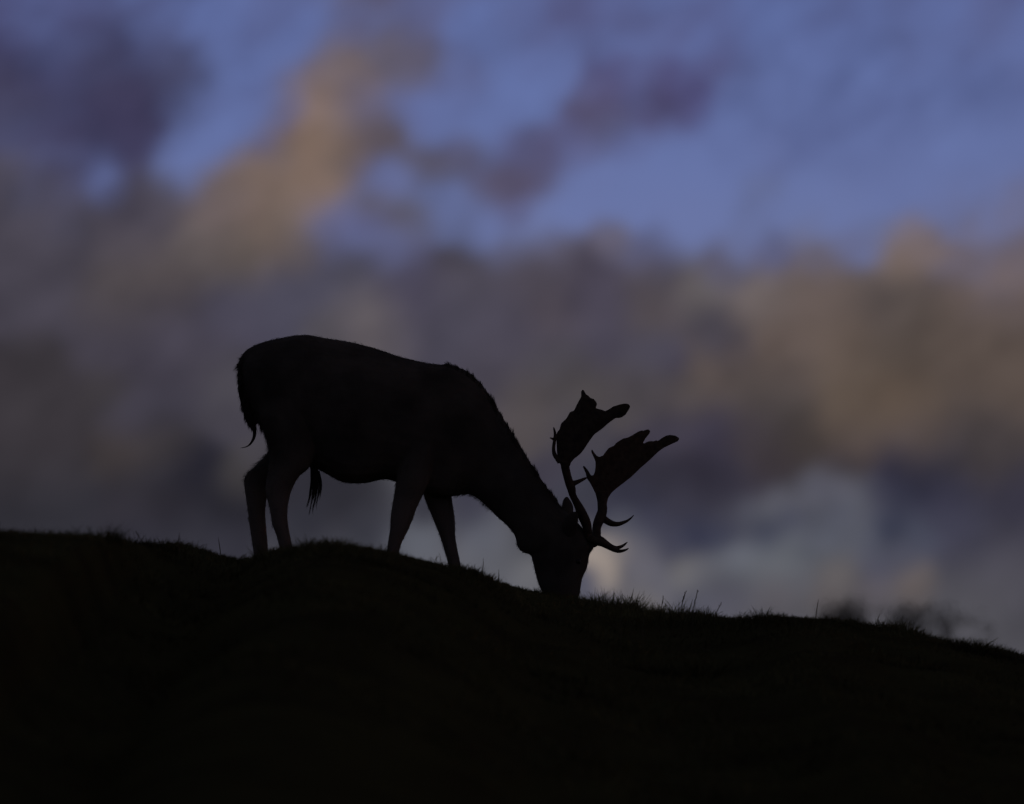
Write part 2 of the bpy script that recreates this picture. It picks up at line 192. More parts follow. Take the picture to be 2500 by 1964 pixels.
def build_world():
    world = bpy.data.worlds.new("World")
    scene.world = world
    world.use_nodes = True
    nt = world.node_tree
    nt.nodes.clear()
    N, L = nt.nodes.new, nt.links.new

    def sock(node, name, v):
        s_ = node.inputs[name]
        if hasattr(v, 'is_linked'):
            L(v, s_)
        else:
            s_.default_value = v

    def math_(op, a, b=None, clamp=False):
        n = N('ShaderNodeMath'); n.operation = op; n.use_clamp = clamp
        sock(n, 0, a)
        if b is not None:
            sock(n, 1, b)
        return n.outputs[0]

    def vec(op, a, b=None, scale=None):
        n = N('ShaderNodeVectorMath'); n.operation = op
        sock(n, 0, a)
        if b is not None:
            sock(n, 1, b)
        if scale is not None:
            sock(n, 'Scale', scale)
        return n.outputs['Value'] if op in ('DISTANCE', 'LENGTH') else n.outputs['Vector']

    def noise(v, scale, detail, rough=0.5):
        n = N('ShaderNodeTexNoise')
        L(v, n.inputs['Vector'])
        n.inputs['Scale'].default_value = scale
        n.inputs['Detail'].default_value = detail
        n.inputs['Roughness'].default_value = rough
        return n

    def vec_safe(c_):
        return math_('DIVIDE', 1.0, math_('MAXIMUM', c_, 1e-6))

    tc = N('ShaderNodeTexCoord')
    dirn = tc.outputs['Generated']
    sep = N('ShaderNodeSeparateXYZ'); L(dirn, sep.inputs[0])
    az = math_('MULTIPLY', math_('ARCTAN2', sep.outputs[0], sep.outputs[1]), 57.29578)
    el = math_('MULTIPLY', math_('ARCSINE', sep.outputs[2]), 57.29578)
    comb = N('ShaderNodeCombineXYZ'); L(az, comb.inputs[0]); L(el, comb.inputs[1])
    ang = comb.outputs[0]
    # wind-torn edges: the banks are displaced by turbulence
    rot = N('ShaderNodeVectorRotate'); rot.rotation_type = 'Z_AXIS'
    L(ang, rot.inputs['Vector']); rot.inputs['Angle'].default_value = math.radians(-34.0)
    str_ = vec('MULTIPLY', rot.outputs['Vector'], (0.8, 1.2, 1.0))
    turb = vec('SUBTRACT', noise(str_, 1.3, 6.0, 0.58).outputs['Color'], (0.5, 0.5, 0.5))
    ang_w = vec('ADD', ang, vec('MULTIPLY', turb, (0.34, 0.30, 0.0)))

    # the open sky between and beyond the banks: broken cloud over the whole dome
    lo = noise(dirn, 7.0, 5.0, 0.55).outputs['Fac']
    ti = noise(dirn, 11.0, 3.0, 0.5).outputs['Fac']
    mr = N('ShaderNodeMapRange'); mr.interpolation_type = 'SMOOTHSTEP'
    L(lo, mr.inputs['Value'])
    mr.inputs['From Min'].default_value = 0.30; mr.inputs['From Max'].default_value = 0.52
    cov_far = mr.outputs['Result']
    mc = N('ShaderNodeMix'); mc.data_type = 'RGBA'
    mr2 = N('ShaderNodeMapRange'); L(ti, mr2.inputs['Value'])
    mr2.inputs['From Min'].default_value = 0.4; mr2.inputs['From Max'].default_value = 0.65
    L(mr2.outputs['Result'], mc.inputs['Factor'])
    mc.inputs['A'].default_value = (0.036, 0.034, 0.052, 1)
    mc.inputs['B'].default_value = (0.09, 0.075, 0.08, 1)
    eps = 0.0006
    acc_cov = math_('MULTIPLY', cov_far, eps)
    acc_col = vec('SCALE', mc.outputs['Result'], scale=acc_cov)
    acc_w = None
    for k in range(0, len(CLOUD_BANKS), 16):
        g = bank_group(CLOUD_BANKS[k:k + 16])
        n = N('ShaderNodeGroup'); n.node_tree = g
        L(ang_w, n.inputs['Angle']); L(acc_col, n.inputs['Colour']); L(acc_cov, n.inputs['Cover'])
        if acc_w is not None:
            L(acc_w, n.inputs['Weight'])
        acc_col, acc_cov, acc_w = n.outputs['Colour'], n.outputs['Cover'], n.outputs['Weight']
    inv = math_('DIVIDE', 1.0, math_('ADD', acc_w, eps))
    cover = math_('MULTIPLY', acc_cov, inv)
    cloud = vec('SCALE', acc_col, scale=vec_safe(acc_cov))
    # wisps: where cloud and clear air mix, the cover breaks up
    wisp = noise(vec('ADD', str_, (31.0, 17.0, 0.0)), 1.9, 6.0, 0.6).outputs['Fac']
    edge = math_('MULTIPLY', math_('MULTIPLY', cover, math_('SUBTRACT', 1.0, cover)), 4.0)
    cover = math_('ADD', cover, math_('MULTIPLY', edge, math_('MULTIPLY', math_('SUBTRACT', wisp, 0.5), 1.5)), clamp=True)
    cloud = vec('SCALE', cloud, scale=cover)
    # billows inside the cloud
    bil = noise(vec('ADD', str_, (7.0, 3.0, 0.0)), 1.7, 6.0, 0.6).outputs['Fac']
    br = N('ShaderNodeMapRange'); L(bil, br.inputs['Value'])
    br.inputs['From Min'].default_value = 0.3; br.inputs['From Max'].default_value = 0.7
    br.inputs['To Min'].default_value = 0.80; br.inputs['To Max'].default_value = 1.19
    cloud = vec('SCALE', cloud, scale=br.outputs['Result'])

    sky = N('ShaderNodeTexSky')
    sky.sky_type = 'NISHITA'
    sky.sun_disc = False
    sky.sun_elevation = SUN_EL
    sky.sun_rotation = SUN_AZ
    sky.altitude = 100.0
    sky.air_density = 1.0
    sky.dust_density = 0.3
    sky.ozone_density = 5.0
    tint = N('ShaderNodeMix'); tint.data_type = 'RGBA'; tint.blend_type = 'MULTIPLY'
    tint.inputs['Factor'].default_value = 1.0
    L(sky.outputs['Color'], tint.inputs['A'])
    tint.inputs['B'].default_value = SKY_TINT
    clear = vec('SCALE', tint.outputs['Result'], scale=math_('SUBTRACT', 1.0, cover, clamp=True))
    bg1 = N('ShaderNodeBackground'); L(clear, bg1.inputs['Color']); bg1.inputs['Strength'].default_value = SKY_STRENGTH
    bg2 = N('ShaderNodeBackground'); L(cloud, bg2.inputs['Color']); bg2.inputs['Strength'].default_value = 1.0
    add = N('ShaderNodeAddShader'); L(bg1.outputs[0], add.inputs[0]); L(bg2.outputs[0], add.inputs[1])
    out = N('ShaderNodeOutputWorld'); L(add.outputs[0], out.inputs['Surface'])
    world.cycles.sampling_method = 'MANUAL'
    world.cycles.sample_map_resolution = 512

REACH = 1.15
SKY_STRENGTH = 0.15
SKY_TINT = (4.15, 1.34, 1.47, 1)
build_world()

# ------------------------------------------------------------------ materials
def material(name, base, rough=0.9, vary=0.3, scale=8.0, spec=0.2, bump=0.0, second=None):
    m = bpy.data.materials.new(name)
    m.use_nodes = True
    nt = m.node_tree
    bsdf = nt.nodes['Principled BSDF']
    bsdf.inputs['Roughness'].default_value = rough
    bsdf.inputs['Specular IOR Level'].default_value = spec
    tc = nt.nodes.new('ShaderNodeTexCoord')
    nz = nt.nodes.new('ShaderNodeTexNoise')
    nz.inputs['Scale'].default_value = scale
    nz.inputs['Detail'].default_value = 6.0
    nt.links.new(tc.outputs['Object'], nz.inputs['Vector'])
    mx = nt.nodes.new('ShaderNodeMix'); mx.data_type = 'RGBA'
    second = second or tuple(c * (1.0 - vary) for c in base)
    mx.inputs['A'].default_value = (*base, 1)
    mx.inputs['B'].default_value = (*second, 1)
    mr = nt.nodes.new('ShaderNodeMapRange')
    mr.inputs['From Min'].default_value = 0.35; mr.inputs['From Max'].default_value = 0.65
    nt.links.new(nz.outputs['Fac'], mr.inputs['Value'])
    nt.links.new(mr.outputs['Result'], mx.inputs['Factor'])
    nt.links.new(mx.outputs['Result'], bsdf.inputs['Base Color'])
    if bump:
        b = nt.nodes.new('ShaderNodeBump'); b.inputs['Strength'].default_value = bump; b.inputs['Distance'].default_value = 0.02
        nt.links.new(nz.outputs['Fac'], b.inputs['Height'])
        nt.links.new(b.outputs['Normal'], bsdf.inputs['Normal'])
    return m

M_TURF = material("turf", (0.038, 0.038, 0.015), 1.0, scale=2.2, spec=0.0, bump=0.4, second=(0.026, 0.024, 0.011))
M_GRASS = material("grass_blades", (0.084, 0.084, 0.032), 0.9, scale=1.6, spec=0.04, second=(0.014, 0.014, 0.006))
M_STRAW = material("dry_stem", (0.07, 0.062, 0.035), 0.8, scale=20, spec=0.1)
M_COAT = material("deer_coat", (0.058, 0.054, 0.040), 0.95, scale=6.0, spec=0.1, second=(0.030, 0.028, 0.021))
def pale_below(m, low, high, colour):
    """Fallow coats are dark above and buff on legs and belly: blend by height on the animal, broken up by the same mottling."""
    nt = m.node_tree
    bsdf = nt.nodes['Principled BSDF']
    old = bsdf.inputs['Base Color'].links[0].from_socket
    tc = nt.nodes.new('ShaderNodeTexCoord')
    sp = nt.nodes.new('ShaderNodeSeparateXYZ'); nt.links.new(tc.outputs['Object'], sp.inputs[0])
    nz = nt.nodes.new('ShaderNodeTexNoise'); nz.inputs['Scale'].default_value = 9.0
    nt.links.new(tc.outputs['Object'], nz.inputs['Vector'])
    ad = nt.nodes.new('ShaderNodeMath'); ad.operation = 'MULTIPLY_ADD'; ad.inputs[1].default_value = 0.25
    nt.links.new(nz.outputs['Fac'], ad.inputs[0]); nt.links.new(sp.outputs[2], ad.inputs[2])
    mr = nt.nodes.new('ShaderNodeMapRange')
    mr.inputs['From Min'].default_value = high + 0.12; mr.inputs['From Max'].default_value = low + 0.12
    nt.links.new(ad.outputs[0], mr.inputs['Value'])
    fw = nt.nodes.new('ShaderNodeMapRange')              # neck and head stay dark
    fw.inputs['From Min'].default_value = -0.05; fw.inputs['From Max'].default_value = -0.22
    nt.links.new(sp.outputs[0], fw.inputs['Value'])
    mu = nt.nodes.new('ShaderNodeMath'); mu.operation = 'MULTIPLY'
    nt.links.new(mr.outputs['Result'], mu.inputs[0]); nt.links.new(fw.outputs['Result'], mu.inputs[1])
    mx = nt.nodes.new('ShaderNodeMix'); mx.data_type = 'RGBA'
    nt.links.new(mu.outputs[0], mx.inputs['Factor']); nt.links.new(old, mx.inputs['A'])
    mx.inputs['B'].default_value = (*colour, 1)
    nt.links.new(mx.outputs['Result'], bsdf.inputs['Base Color'])
pale_below(M_COAT, 0.30, 0.60, (0.096, 0.086, 0.064))
M_HAIR = material("deer_hair", (0.054, 0.050, 0.037), 0.9, scale=30.0, spec=0.08)
M_DARK = material("dark_tail_hair", (0.018, 0.016, 0.012), 0.9, scale=30.0, spec=0.08)
M_ANTLER = material("antler_bone", (0.050, 0.038, 0.022), 0.8, scale=40.0, spec=0.12, bump=0.3, second=(0.028, 0.021, 0.014))
M_EYE = material("deer_eye", (0.006, 0.005, 0.005), 0.4, scale=3, spec=0.25)
M_HOOF = material("hoof", (0.018, 0.016, 0.015), 0.5, scale=30, spec=0.3)
M_LEAF = material("bush_leaf", (0.045, 0.050, 0.028), 0.7, scale=3, spec=0.2, second=(0.03, 0.032, 0.02))
M_BARK = material("bark", (0.05, 0.042, 0.034), 0.95, scale=12, spec=0.1, bump=0.5)

# ------------------------------------------------------------------ helpers
def mesh_object(name, verts, faces, mat, parent=None, smooth=False):
    me = bpy.data.meshes.new(name)
    me.from_pydata([tuple(v) for v in verts], [], faces)
    me.materials.append(mat)
    if smooth:
        me.polygons.foreach_set('use_smooth', [True] * len(me.polygons))
    me.update()
    o = bpy.data.objects.new(name, me)
    col.objects.link(o)
    if parent:
        o.parent = parent
        o.matrix_parent_inverse = parent.matrix_world.inverted() if parent.matrix_world else o.matrix_parent_inverse
    return o

def fast_mesh(name, verts, faces, mat, parent=None):
    """verts (n,3), faces (m,k) numpy arrays."""
    me = bpy.data.meshes.new(name)
    n, (m, k) = len(verts), faces.shape
    me.vertices.add(n); me.vertices.foreach_set('co', np.asarray(verts, np.float32).ravel())
    me.loops.add(m * k); me.loops.foreach_set('vertex_index', faces.astype(np.int32).ravel())
    me.polygons.add(m); me.polygons.foreach_set('loop_start', np.arange(0, m * k, k, dtype=np.int32))
    me.polygons.foreach_set('loop_total', np.full(m, k, np.int32))
    me.materials.append(mat)
    me.update(calc_edges=True)
    o = bpy.data.objects.new(name, me)
    col.objects.link(o)
    if parent:
        o.parent = parent
        o.location = -parent.location
    return o

def tag(o, label=None, category=None, group=None, kind=None):
    for k, v in (('label', label), ('category', category), ('group', group), ('kind', kind)):
        if v:
            o[k] = v
    return o

def catmull(P, n):
    P = np.asarray(P, float)
    Q = np.vstack([2 * P[0] - P[1], P, 2 * P[-1] - P[-2]])
    out = []
    for i in range(1, len(Q) - 2):
        p0, p1, p2, p3 = Q[i - 1], Q[i], Q[i + 1], Q[i + 2]
        for t in np.arange(n) / n:
            out.append(0.5 * (2 * p1 + (p2 - p0) * t + (2 * p0 - 5 * p1 + 4 * p2 - p3) * t * t + (3 * p1 - p0 - 3 * p2 + p3) * t ** 3))
    out.append(P[-1])
    return np.array(out)

class Shape:
    """Vertices and faces of closed pieces that a voxel remesh welds into one skin."""
    def __init__(self):
        self.v, self.f = [], []

    def rings(self, R):
        n, b = len(R[0]), len(self.v)
        for r in R:
            self.v.extend([tuple(p) for p in r])
        for i in range(len(R) - 1):
            for j in range(n):
                a, c = b + i * n + j, b + i * n + (j + 1) % n
                self.f.append((a, c, c + n, a + n))
        self.f.append(tuple(b + j for j in reversed(range(n))))
        self.f.append(tuple(b + (len(R) - 1) * n + j for j in range(n)))

    def loft(self, secs, seg=20, n=5, power=1.0):
        """Cross-sections given by two outline points in the side plane, a half width and a sideways place."""
        R = []
        for ax, az, bx, bz, hw, y in catmull(secs, n):
            hw = max(hw, 0.004)
            ring = []
            for k in range(seg):
                th = 2 * math.pi * k / seg
                cth, sth = math.cos(th), math.sin(th)
                sth = math.copysign(abs(sth) ** power, sth)
                ring.append(((ax + bx) / 2 + (ax - bx) / 2 * cth, y + hw * sth, (az + bz) / 2 + (az - bz) / 2 * cth))
            R.append(ring)
        self.rings(R)

    def tube(self, pts, seg=10, n=5, flat=1.0):
        P = catmull(pts, n)
        R = []
        for i, (x, y, z, r) in enumerate(P):
            a, b = P[max(i - 1, 0)][:3], P[min(i + 1, len(P) - 1)][:3]
            d_ = Vector(b - a).normalized()
            side = d_.cross(Vector((0, 1, 0))).normalized()
            up = side.cross(d_)
            r = max(r, 0.0006)
            R.append([Vector((x, y, z)) + side * (r * math.cos(2 * math.pi * k / seg)) + up * (r * flat * math.sin(2 * math.pi * k / seg)) for k in range(seg)])
        self.rings(R)

    def plate(self, outline, y_of, thick):
        """A bone plate: an outline in the side plane given real thickness, thinner at the rim, bent sideways as y_of says."""
        from mathutils.geometry import tessellate_polygon
        pts = [Vector((x, z)) for x, z in outline]
        n = len(pts)
        area = sum(pts[i].x * pts[(i + 1) % n].y - pts[(i + 1) % n].x * pts[i].y for i in range(n))
        tris = tessellate_polygon([[Vector((p.x, p.y, 0)) for p in pts]])
        flat = Shape()
        for s_ in (-1, 1):
            for p in pts:
                flat.v.append((p.x, s_ * thick / 2, p.y))
        for t_ in tris:
            A, B_, C = (pts[i] for i in t_)
            ccw = (B_ - A).x * (C - A).y - (B_ - A).y * (C - A).x > 0
            q = t_ if ccw else (t_[0], t_[2], t_[1])
            flat.f.append((q[0], q[1], q[2]))
            flat.f.append((n + q[0], n + q[2], n + q[1]))
        for i in range(n):
            j = (i + 1) % n
            q = (i, n + i, n + j, j)
            flat.f.append(q if area > 0 else q[::-1])
        o = flat.build("raw_plate", M_ANTLER, None, 0.0026, 1, 0.3)
        me = o.data
        co = np.empty(len(me.vertices) * 3, np.float32); me.vertices.foreach_get('co', co); co = co.reshape(-1, 3).astype(float)
        O = np.array([(p.x, p.y) for p in pts]); E = np.roll(O, -1, 0) - O
        Q = co[:, [0, 2]]
        dmin = np.full(len(Q), 9.0)
        for k in range(n):
            h_ = np.clip(((Q - O[k]) @ E[k]) / (E[k] @ E[k] + 1e-12), 0, 1)
            dmin = np.minimum(dmin, np.linalg.norm(Q - O[k] - h_[:, None] * E[k], axis=1))
        fat = 0.55 + 0.6 * np.clip(dmin / 0.035, 0, 1) + 0.12 * np.sin(Q[:, 0] * 110 - Q[:, 1] * 60) * np.clip(dmin / 0.02, 0, 1)
        y = co[:, 1] * fat + np.array([y_of(x, z) for x, z in Q])
        b = len(self.v)
        self.v.extend([(float(x), float(yy), float(z)) for (x, z), yy in zip(Q, y)])
        self.f.extend([tuple(b + i for i in p.vertices) for p in me.polygons])
        bpy.data.objects.remove(o); bpy.data.meshes.remove(me)

    def build(self, name, mat, parent=None, voxel=0.006, smooth=4, factor=0.5):
        o = mesh_object("raw", self.v, self.f, mat)
        md = o.modifiers.new("weld", 'REMESH'); md.mode = 'VOXEL'; md.voxel_size = voxel; md.use_smooth_shade = True
        sm = o.modifiers.new("soften", 'SMOOTH'); sm.iterations = smooth; sm.factor = factor
        bpy.context.view_layer.update()
        me = bpy.data.meshes.new_from_object(o.evaluated_get(bpy.context.evaluated_depsgraph_get()))
        raw = o.data
        bpy.data.objects.remove(o); bpy.data.meshes.remove(raw)
        me.name = name
        me.materials.clear(); me.materials.append(mat)
        me.polygons.foreach_set('use_smooth', [True] * len(me.polygons))
        r = bpy.data.objects.new(name, me)
        col.objects.link(r)
        if parent:
            r.parent = parent
            r.location = -parent.location
        return r

def strands(name, roots, dirs, lengths, width, mat, parent=None, bend=None, kind='stuff'):
    """Tapered hairs or blades: two quads' worth of curved blade each (5 vertices, 3 triangles)."""
    n = len(roots)
    roots, dirs = np.asarray(roots, float), np.asarray(dirs, float)
    dirs = dirs / np.linalg.norm(dirs, axis=1, keepdims=True)
    L_ = np.asarray(lengths, float).reshape(-1, 1) * np.ones((n, 1))
    width = np.asarray(width, float).reshape(-1, 1) * np.ones((n, 1))
    ref = rng.normal(size=(n, 3))
    side = np.cross(dirs, ref); side /= np.linalg.norm(side, axis=1, keepdims=True)
    if bend is None:
        bend = np.zeros((n, 3))
    mid = roots + dirs * L_ * 0.55 + bend * L_ * 0.18
    tip = roots + dirs * L_ + bend * L_ * 0.75
    V = np.empty((n, 5, 3))
    V[:, 0] = roots - side * width / 2; V[:, 1] = roots + side * width / 2
    V[:, 2] = mid - side * width * 0.36; V[:, 3] = mid + side * width * 0.36
    V[:, 4] = tip
    b = (np.arange(n) * 5)[:, None]
    Fc = np.concatenate([b + np.array([[0, 1, 3]]), b + np.array([[0, 3, 2]]), b + np.array([[2, 3, 4]])])
    o = fast_mesh(name, V.reshape(-1, 3), Fc, mat, parent)
    if kind:
        o['kind'] = kind
    return o

# ------------------------------------------------------------------ the hill
# along x: y of the brow, its height, and how far the ground lies below the view over the brow where the deer stands
BROW = [
 (-1.898,-5.50,-0.3554,0.021), (-1.760,-5.30,-0.3428,0.021), (-1.620,-5.11,-0.3319,0.021), (-1.540,-5.00,-0.3237,0.021), (-1.528,-4.50,-0.2754,0.021),
 (-1.515,-4.00,-0.2385,0.021), (-1.547,-2.74,-0.1302,0.021), (-1.569,-1.80,-0.0397,0.021), (-1.523,-1.62,-0.0184,0.021), (-1.474,-1.44,-0.0018,0.021),
 (-1.411,-1.21,0.0143,0.021), (-1.366,-1.03,0.0281,0.021), (-1.337,-0.85,0.0313,0.021), (-1.298,-0.62,0.0429,0.021), (-1.251,-0.57,0.0360,0.020),
 (-1.219,-0.54,0.0311,0.020), (-1.154,-0.63,0.0257,0.019), (-1.065,-1.60,-0.0512,0.026), (-0.976,-2.21,-0.1070,0.038), (-0.909,-2.69,-0.1467,0.050),
 (-0.825,-2.94,-0.1623,0.069), (-0.745,-3.10,-0.1745,0.086), (-0.672,-3.04,-0.1633,0.089), (-0.586,-2.97,-0.1647,0.093), (-0.509,-2.90,-0.1685,0.096),
 (-0.460,-2.80,-0.1661,0.093), (-0.403,-2.66,-0.1713,0.086), (-0.346,-2.53,-0.1733,0.079), (-0.279,-2.35,-0.1727,0.063), (-0.216,-2.06,-0.1637,0.048),
 (-0.166,-1.84,-0.1504,0.048), (-0.100,-1.55,-0.1527,0.048), (-0.061,-1.26,-0.1387,0.048), (-0.007,-0.81,-0.1064,0.047), (0.046,-0.55,-0.1014,0.046),
 (0.123,-0.40,-0.0984,0.045), (0.211,-0.40,-0.1187,0.035), (0.299,-0.40,-0.1389,0.027), (0.339,-0.40,-0.1649,0.025), (0.412,-0.41,-0.1858,0.021),
 (0.531,-0.42,-0.1997,0.019), (0.641,-0.43,-0.2099,0.019), (0.750,-0.44,-0.2200,0.019), (0.909,-0.57,-0.2373,0.019), (1.079,-1.13,-0.2861,0.019),
 (1.145,-1.49,-0.3169,0.019), (1.232,-1.32,-0.2999,0.019), (1.320,-1.14,-0.2854,0.019), (1.412,-0.85,-0.2680,0.019), (1.511,-0.52,-0.2522,0.019),
 (1.566,-0.50,-0.2582,0.019), (1.648,-0.52,-0.2706,0.019), (1.715,-0.76,-0.3085,0.019), (1.782,-1.00,-0.3534,0.019), (1.884,-1.00,-0.3768,0.019),
 (2.063,-1.00,-0.4110,0.019), (2.242,-1.00,-0.4380,0.019)]
B = np.array(BROW)
B[:, 2] -= 0.030                 # the blades stand on it
GRAZE = 0.098          # slope of the line of sight that grazes the brow
W1, W2 = 0.9, 0.066

TUSSOCKS = []
for k in range(26):
    a_, f_ = rnd.uniform(0, 2 * math.pi), rnd.uniform(3.0, 17.0)
    TUSSOCKS.append((f_ * math.cos(a_), f_ * math.sin(a_), rnd.uniform(0, 6.3), 0.030 / f_))

def smooth_interp(x, k):
    h = 0.035
    return (np.interp(x - h, B[:, 0], B[:, k]) + 2 * np.interp(x, B[:, 0], B[:, k]) + np.interp(x + h, B[:, 0], B[:, k])) / 4

def ground(x, y):
    x, y = np.asarray(x, float), np.asarray(y, float)
    yc, zc, rel = smooth_interp(x, 1), smooth_interp(x, 2), smooth_interp(x, 3)
    t = y - yc
    front = np.minimum(t, 0.0)
    z_f = GRAZE * front - W2 * front * front / (np.abs(front) + W1)
    tb = np.clip(t, 0.0, -yc)
    s_ = np.clip(tb / -yc, 0, 1); s_ = s_ * s_ * (3 - 2 * s_)
    z_b = GRAZE * tb - rel * s_
    u = np.maximum(y, 0.0)                       # past the deer: the top of the hill rounds over and falls away
    z_far = 0.35 * u / (u + 6.0) - 0.03 * np.maximum(u - 60.0, 0.0) ** 1.0
    z_far = np.maximum(z_far, -14.0)
    z = zc + np.where(t < 0, z_f, z_b) + z_far
    # lumps of grazed turf (none right at the brow, whose line is given)
    w = np.clip((np.abs(t) - 0.25) / 2.0, 0, 1) * np.clip((-t) / 0.5, 0, 1)
    for (kx, ky, ph, am) in TUSSOCKS:
        z = z + w * am * np.sin(kx * x + ky * y + ph)
    # the slope eases out below the camera, the wide parkland is level
    return np.maximum(z, -4.55 - 0.0004 * np.abs(y))

def build_ground():
    def graded(a, b, step, far, g):
        v = list(np.arange(a, b + 1e-6, step))
        s_, lo, hi = step, a, b
        while hi < far:
            s_ *= g; hi += s_; lo -= s_
            v.insert(0, lo); v.append(hi)
        return np.array(v)
    xs = graded(-3.6, 3.6, 0.035, 5000, 1.16)
    ys = graded(-9.0, 1.5, 0.07, 5000, 1.12)
    X, Y = np.meshgrid(xs, ys)
    Z = ground(X, Y)
    V = np.stack([X, Y, Z], -1).reshape(-1, 3)
    nx, ny = len(xs), len(ys)
    i = np.arange((ny - 1) * nx).reshape(ny - 1, nx)[:, :-1].ravel()
    Fc = np.stack([i, i + 1, i + nx + 1, i + nx], 1)
    o = fast_mesh("hillside", V, Fc, M_TURF)
    o.data.polygons.foreach_set('use_smooth', [True] * len(o.data.polygons))
    tag(o, "dark grassy hillside rounding over into a level brow", kind='structure')
build_ground()

def lump(x, y):
    return 0.5 + 0.25 * np.sin(5.3 * x + 2.1 * y) + 0.15 * np.sin(13.7 * x - 4 * y) + 0.1 * np.sin(31.0 * x + 9 * y)

def build_grass():
    def blades(name, x, y, hmin, hmax, wmin, wmax, lean):
        n = len(x)
        z = ground(x, y) - 0.004
        a = rng.uniform(0, 2 * math.pi, n)
        lean_v = np.abs(rng.normal(0, lean, n))
        d_ = np.stack([np.cos(a) * lean_v + 0.08, np.sin(a) * lean_v, np.ones(n)], 1)
        bend = np.stack([np.cos(a), np.sin(a), -0.25 * np.ones(n)], 1) * rng.uniform(0.1, 0.7, (n, 1))
        h = (hmin + (hmax - hmin) * rng.random(n) ** 2.4) * (0.36 + 1.75 * lump(x, y) ** 2) * tall(x)
        return strands(name, np.stack([x, y, z], 1), d_, h, rng.uniform(wmin, wmax, n), M_GRASS, bend=bend)
    def tall(x):
        return 0.66 + 0.45 * np.exp(-((x - 0.62) / 0.34) ** 2) + 0.25 * np.exp(-((x + 1.3) / 0.15) ** 2)
    # thick along the brow where every blade stands against the sky
    n = 90000
    x = rng.uniform(-3.3, 3.3, n)
    y = smooth_interp(x, 1) + rng.normal(-0.05, 0.30, n)
    o = blades("grass", x, y, 0.012, 0.075, 0.0018, 0.0046, 0.45)
    tag(o, "short grazed grass along the brow of the hill, its blades dark against the sky", kind='stuff')
    # coarser, longer blades that stand out one by one where the turf is less bitten
    n = 1500
    x = np.concatenate([rng.normal(0.62, 0.33, n // 2), rng.uniform(-2.2, 2.2, n // 2)])
    y = smooth_interp(x, 1) + rng.normal(-0.02, 0.22, len(x))
    o = blades("grass", x, y, 0.03, 0.085, 0.004, 0.0075, 0.5)
    tag(o, "coarse longer grass blades standing out along the brow past the muzzle", kind='stuff')
    n = 120000
    x = rng.uniform(-3.6, 3.6, n)
    y = -11.0 + 13.0 * rng.random(n) ** 0.8
    o = blades("grass", x, y, 0.02, 0.07, 0.003, 0.006, 0.6)
    tag(o, "dark rough grass covering the slope below the brow", kind='stuff')
build_grass()

# ------------------------------------------------------------------ the deer
deer = bpy.data.objects.new("deer", None)
col.objects.link(deer)
deer.location = (-0.55, 0.0, 0.02)
deer.empty_display_size = 0.3
tag(deer, "dark fallow buck with broad palmate antlers grazing head down on the hilltop", "deer")

TORSO = [
  (-1.239,0.968,-1.208,0.778,0.041,0.000), (-1.228,1.002,-1.178,0.731,0.071,0.000), (-1.194,1.032,-1.136,0.665,0.108,0.000), (-1.129,1.060,-1.084,0.577,0.142,0.000),
  (-1.045,1.079,-1.015,0.528,0.160,0.000), (-0.941,1.092,-0.940,0.495,0.168,0.000), (-0.840,1.075,-0.866,0.468,0.173,0.000), (-0.745,1.060,-0.772,0.418,0.183,0.000),
  (-0.638,1.034,-0.670,0.412,0.185,0.000), (-0.504,0.990,-0.573,0.429,0.175,0.000), (-0.373,0.960,-0.484,0.399,0.160,0.000), (-0.269,0.951,-0.391,0.364,0.145,0.000),
  (-0.196,0.915,-0.288,0.350,0.130,0.000), (-0.134,0.859,-0.207,0.362,0.116,0.000), (-0.082,0.778,-0.158,0.343,0.101,0.000), (-0.019,0.675,-0.112,0.302,0.089,0.000),
  (0.045,0.569,-0.065,0.255,0.082,-0.005), (0.110,0.462,-0.019,0.213,0.076,-0.010), (0.175,0.368,0.013,0.169,0.073,-0.015), (0.227,0.298,0.024,0.122,0.073,-0.020),
  (0.312,0.215,0.048,0.094,0.073,-0.025), (0.370,0.125,0.082,0.082,0.069,-0.030), (0.353,0.087,0.093,0.050,0.065,-0.035), (0.340,0.020,0.104,0.005,0.060,-0.040),
  (0.319,-0.026,0.117,-0.044,0.054,-0.045), (0.308,-0.089,0.141,-0.097,0.047,-0.050), (0.293,-0.134,0.167,-0.138,0.039,-0.052), (0.271,-0.157,0.193,-0.159,0.022,-0.053)]
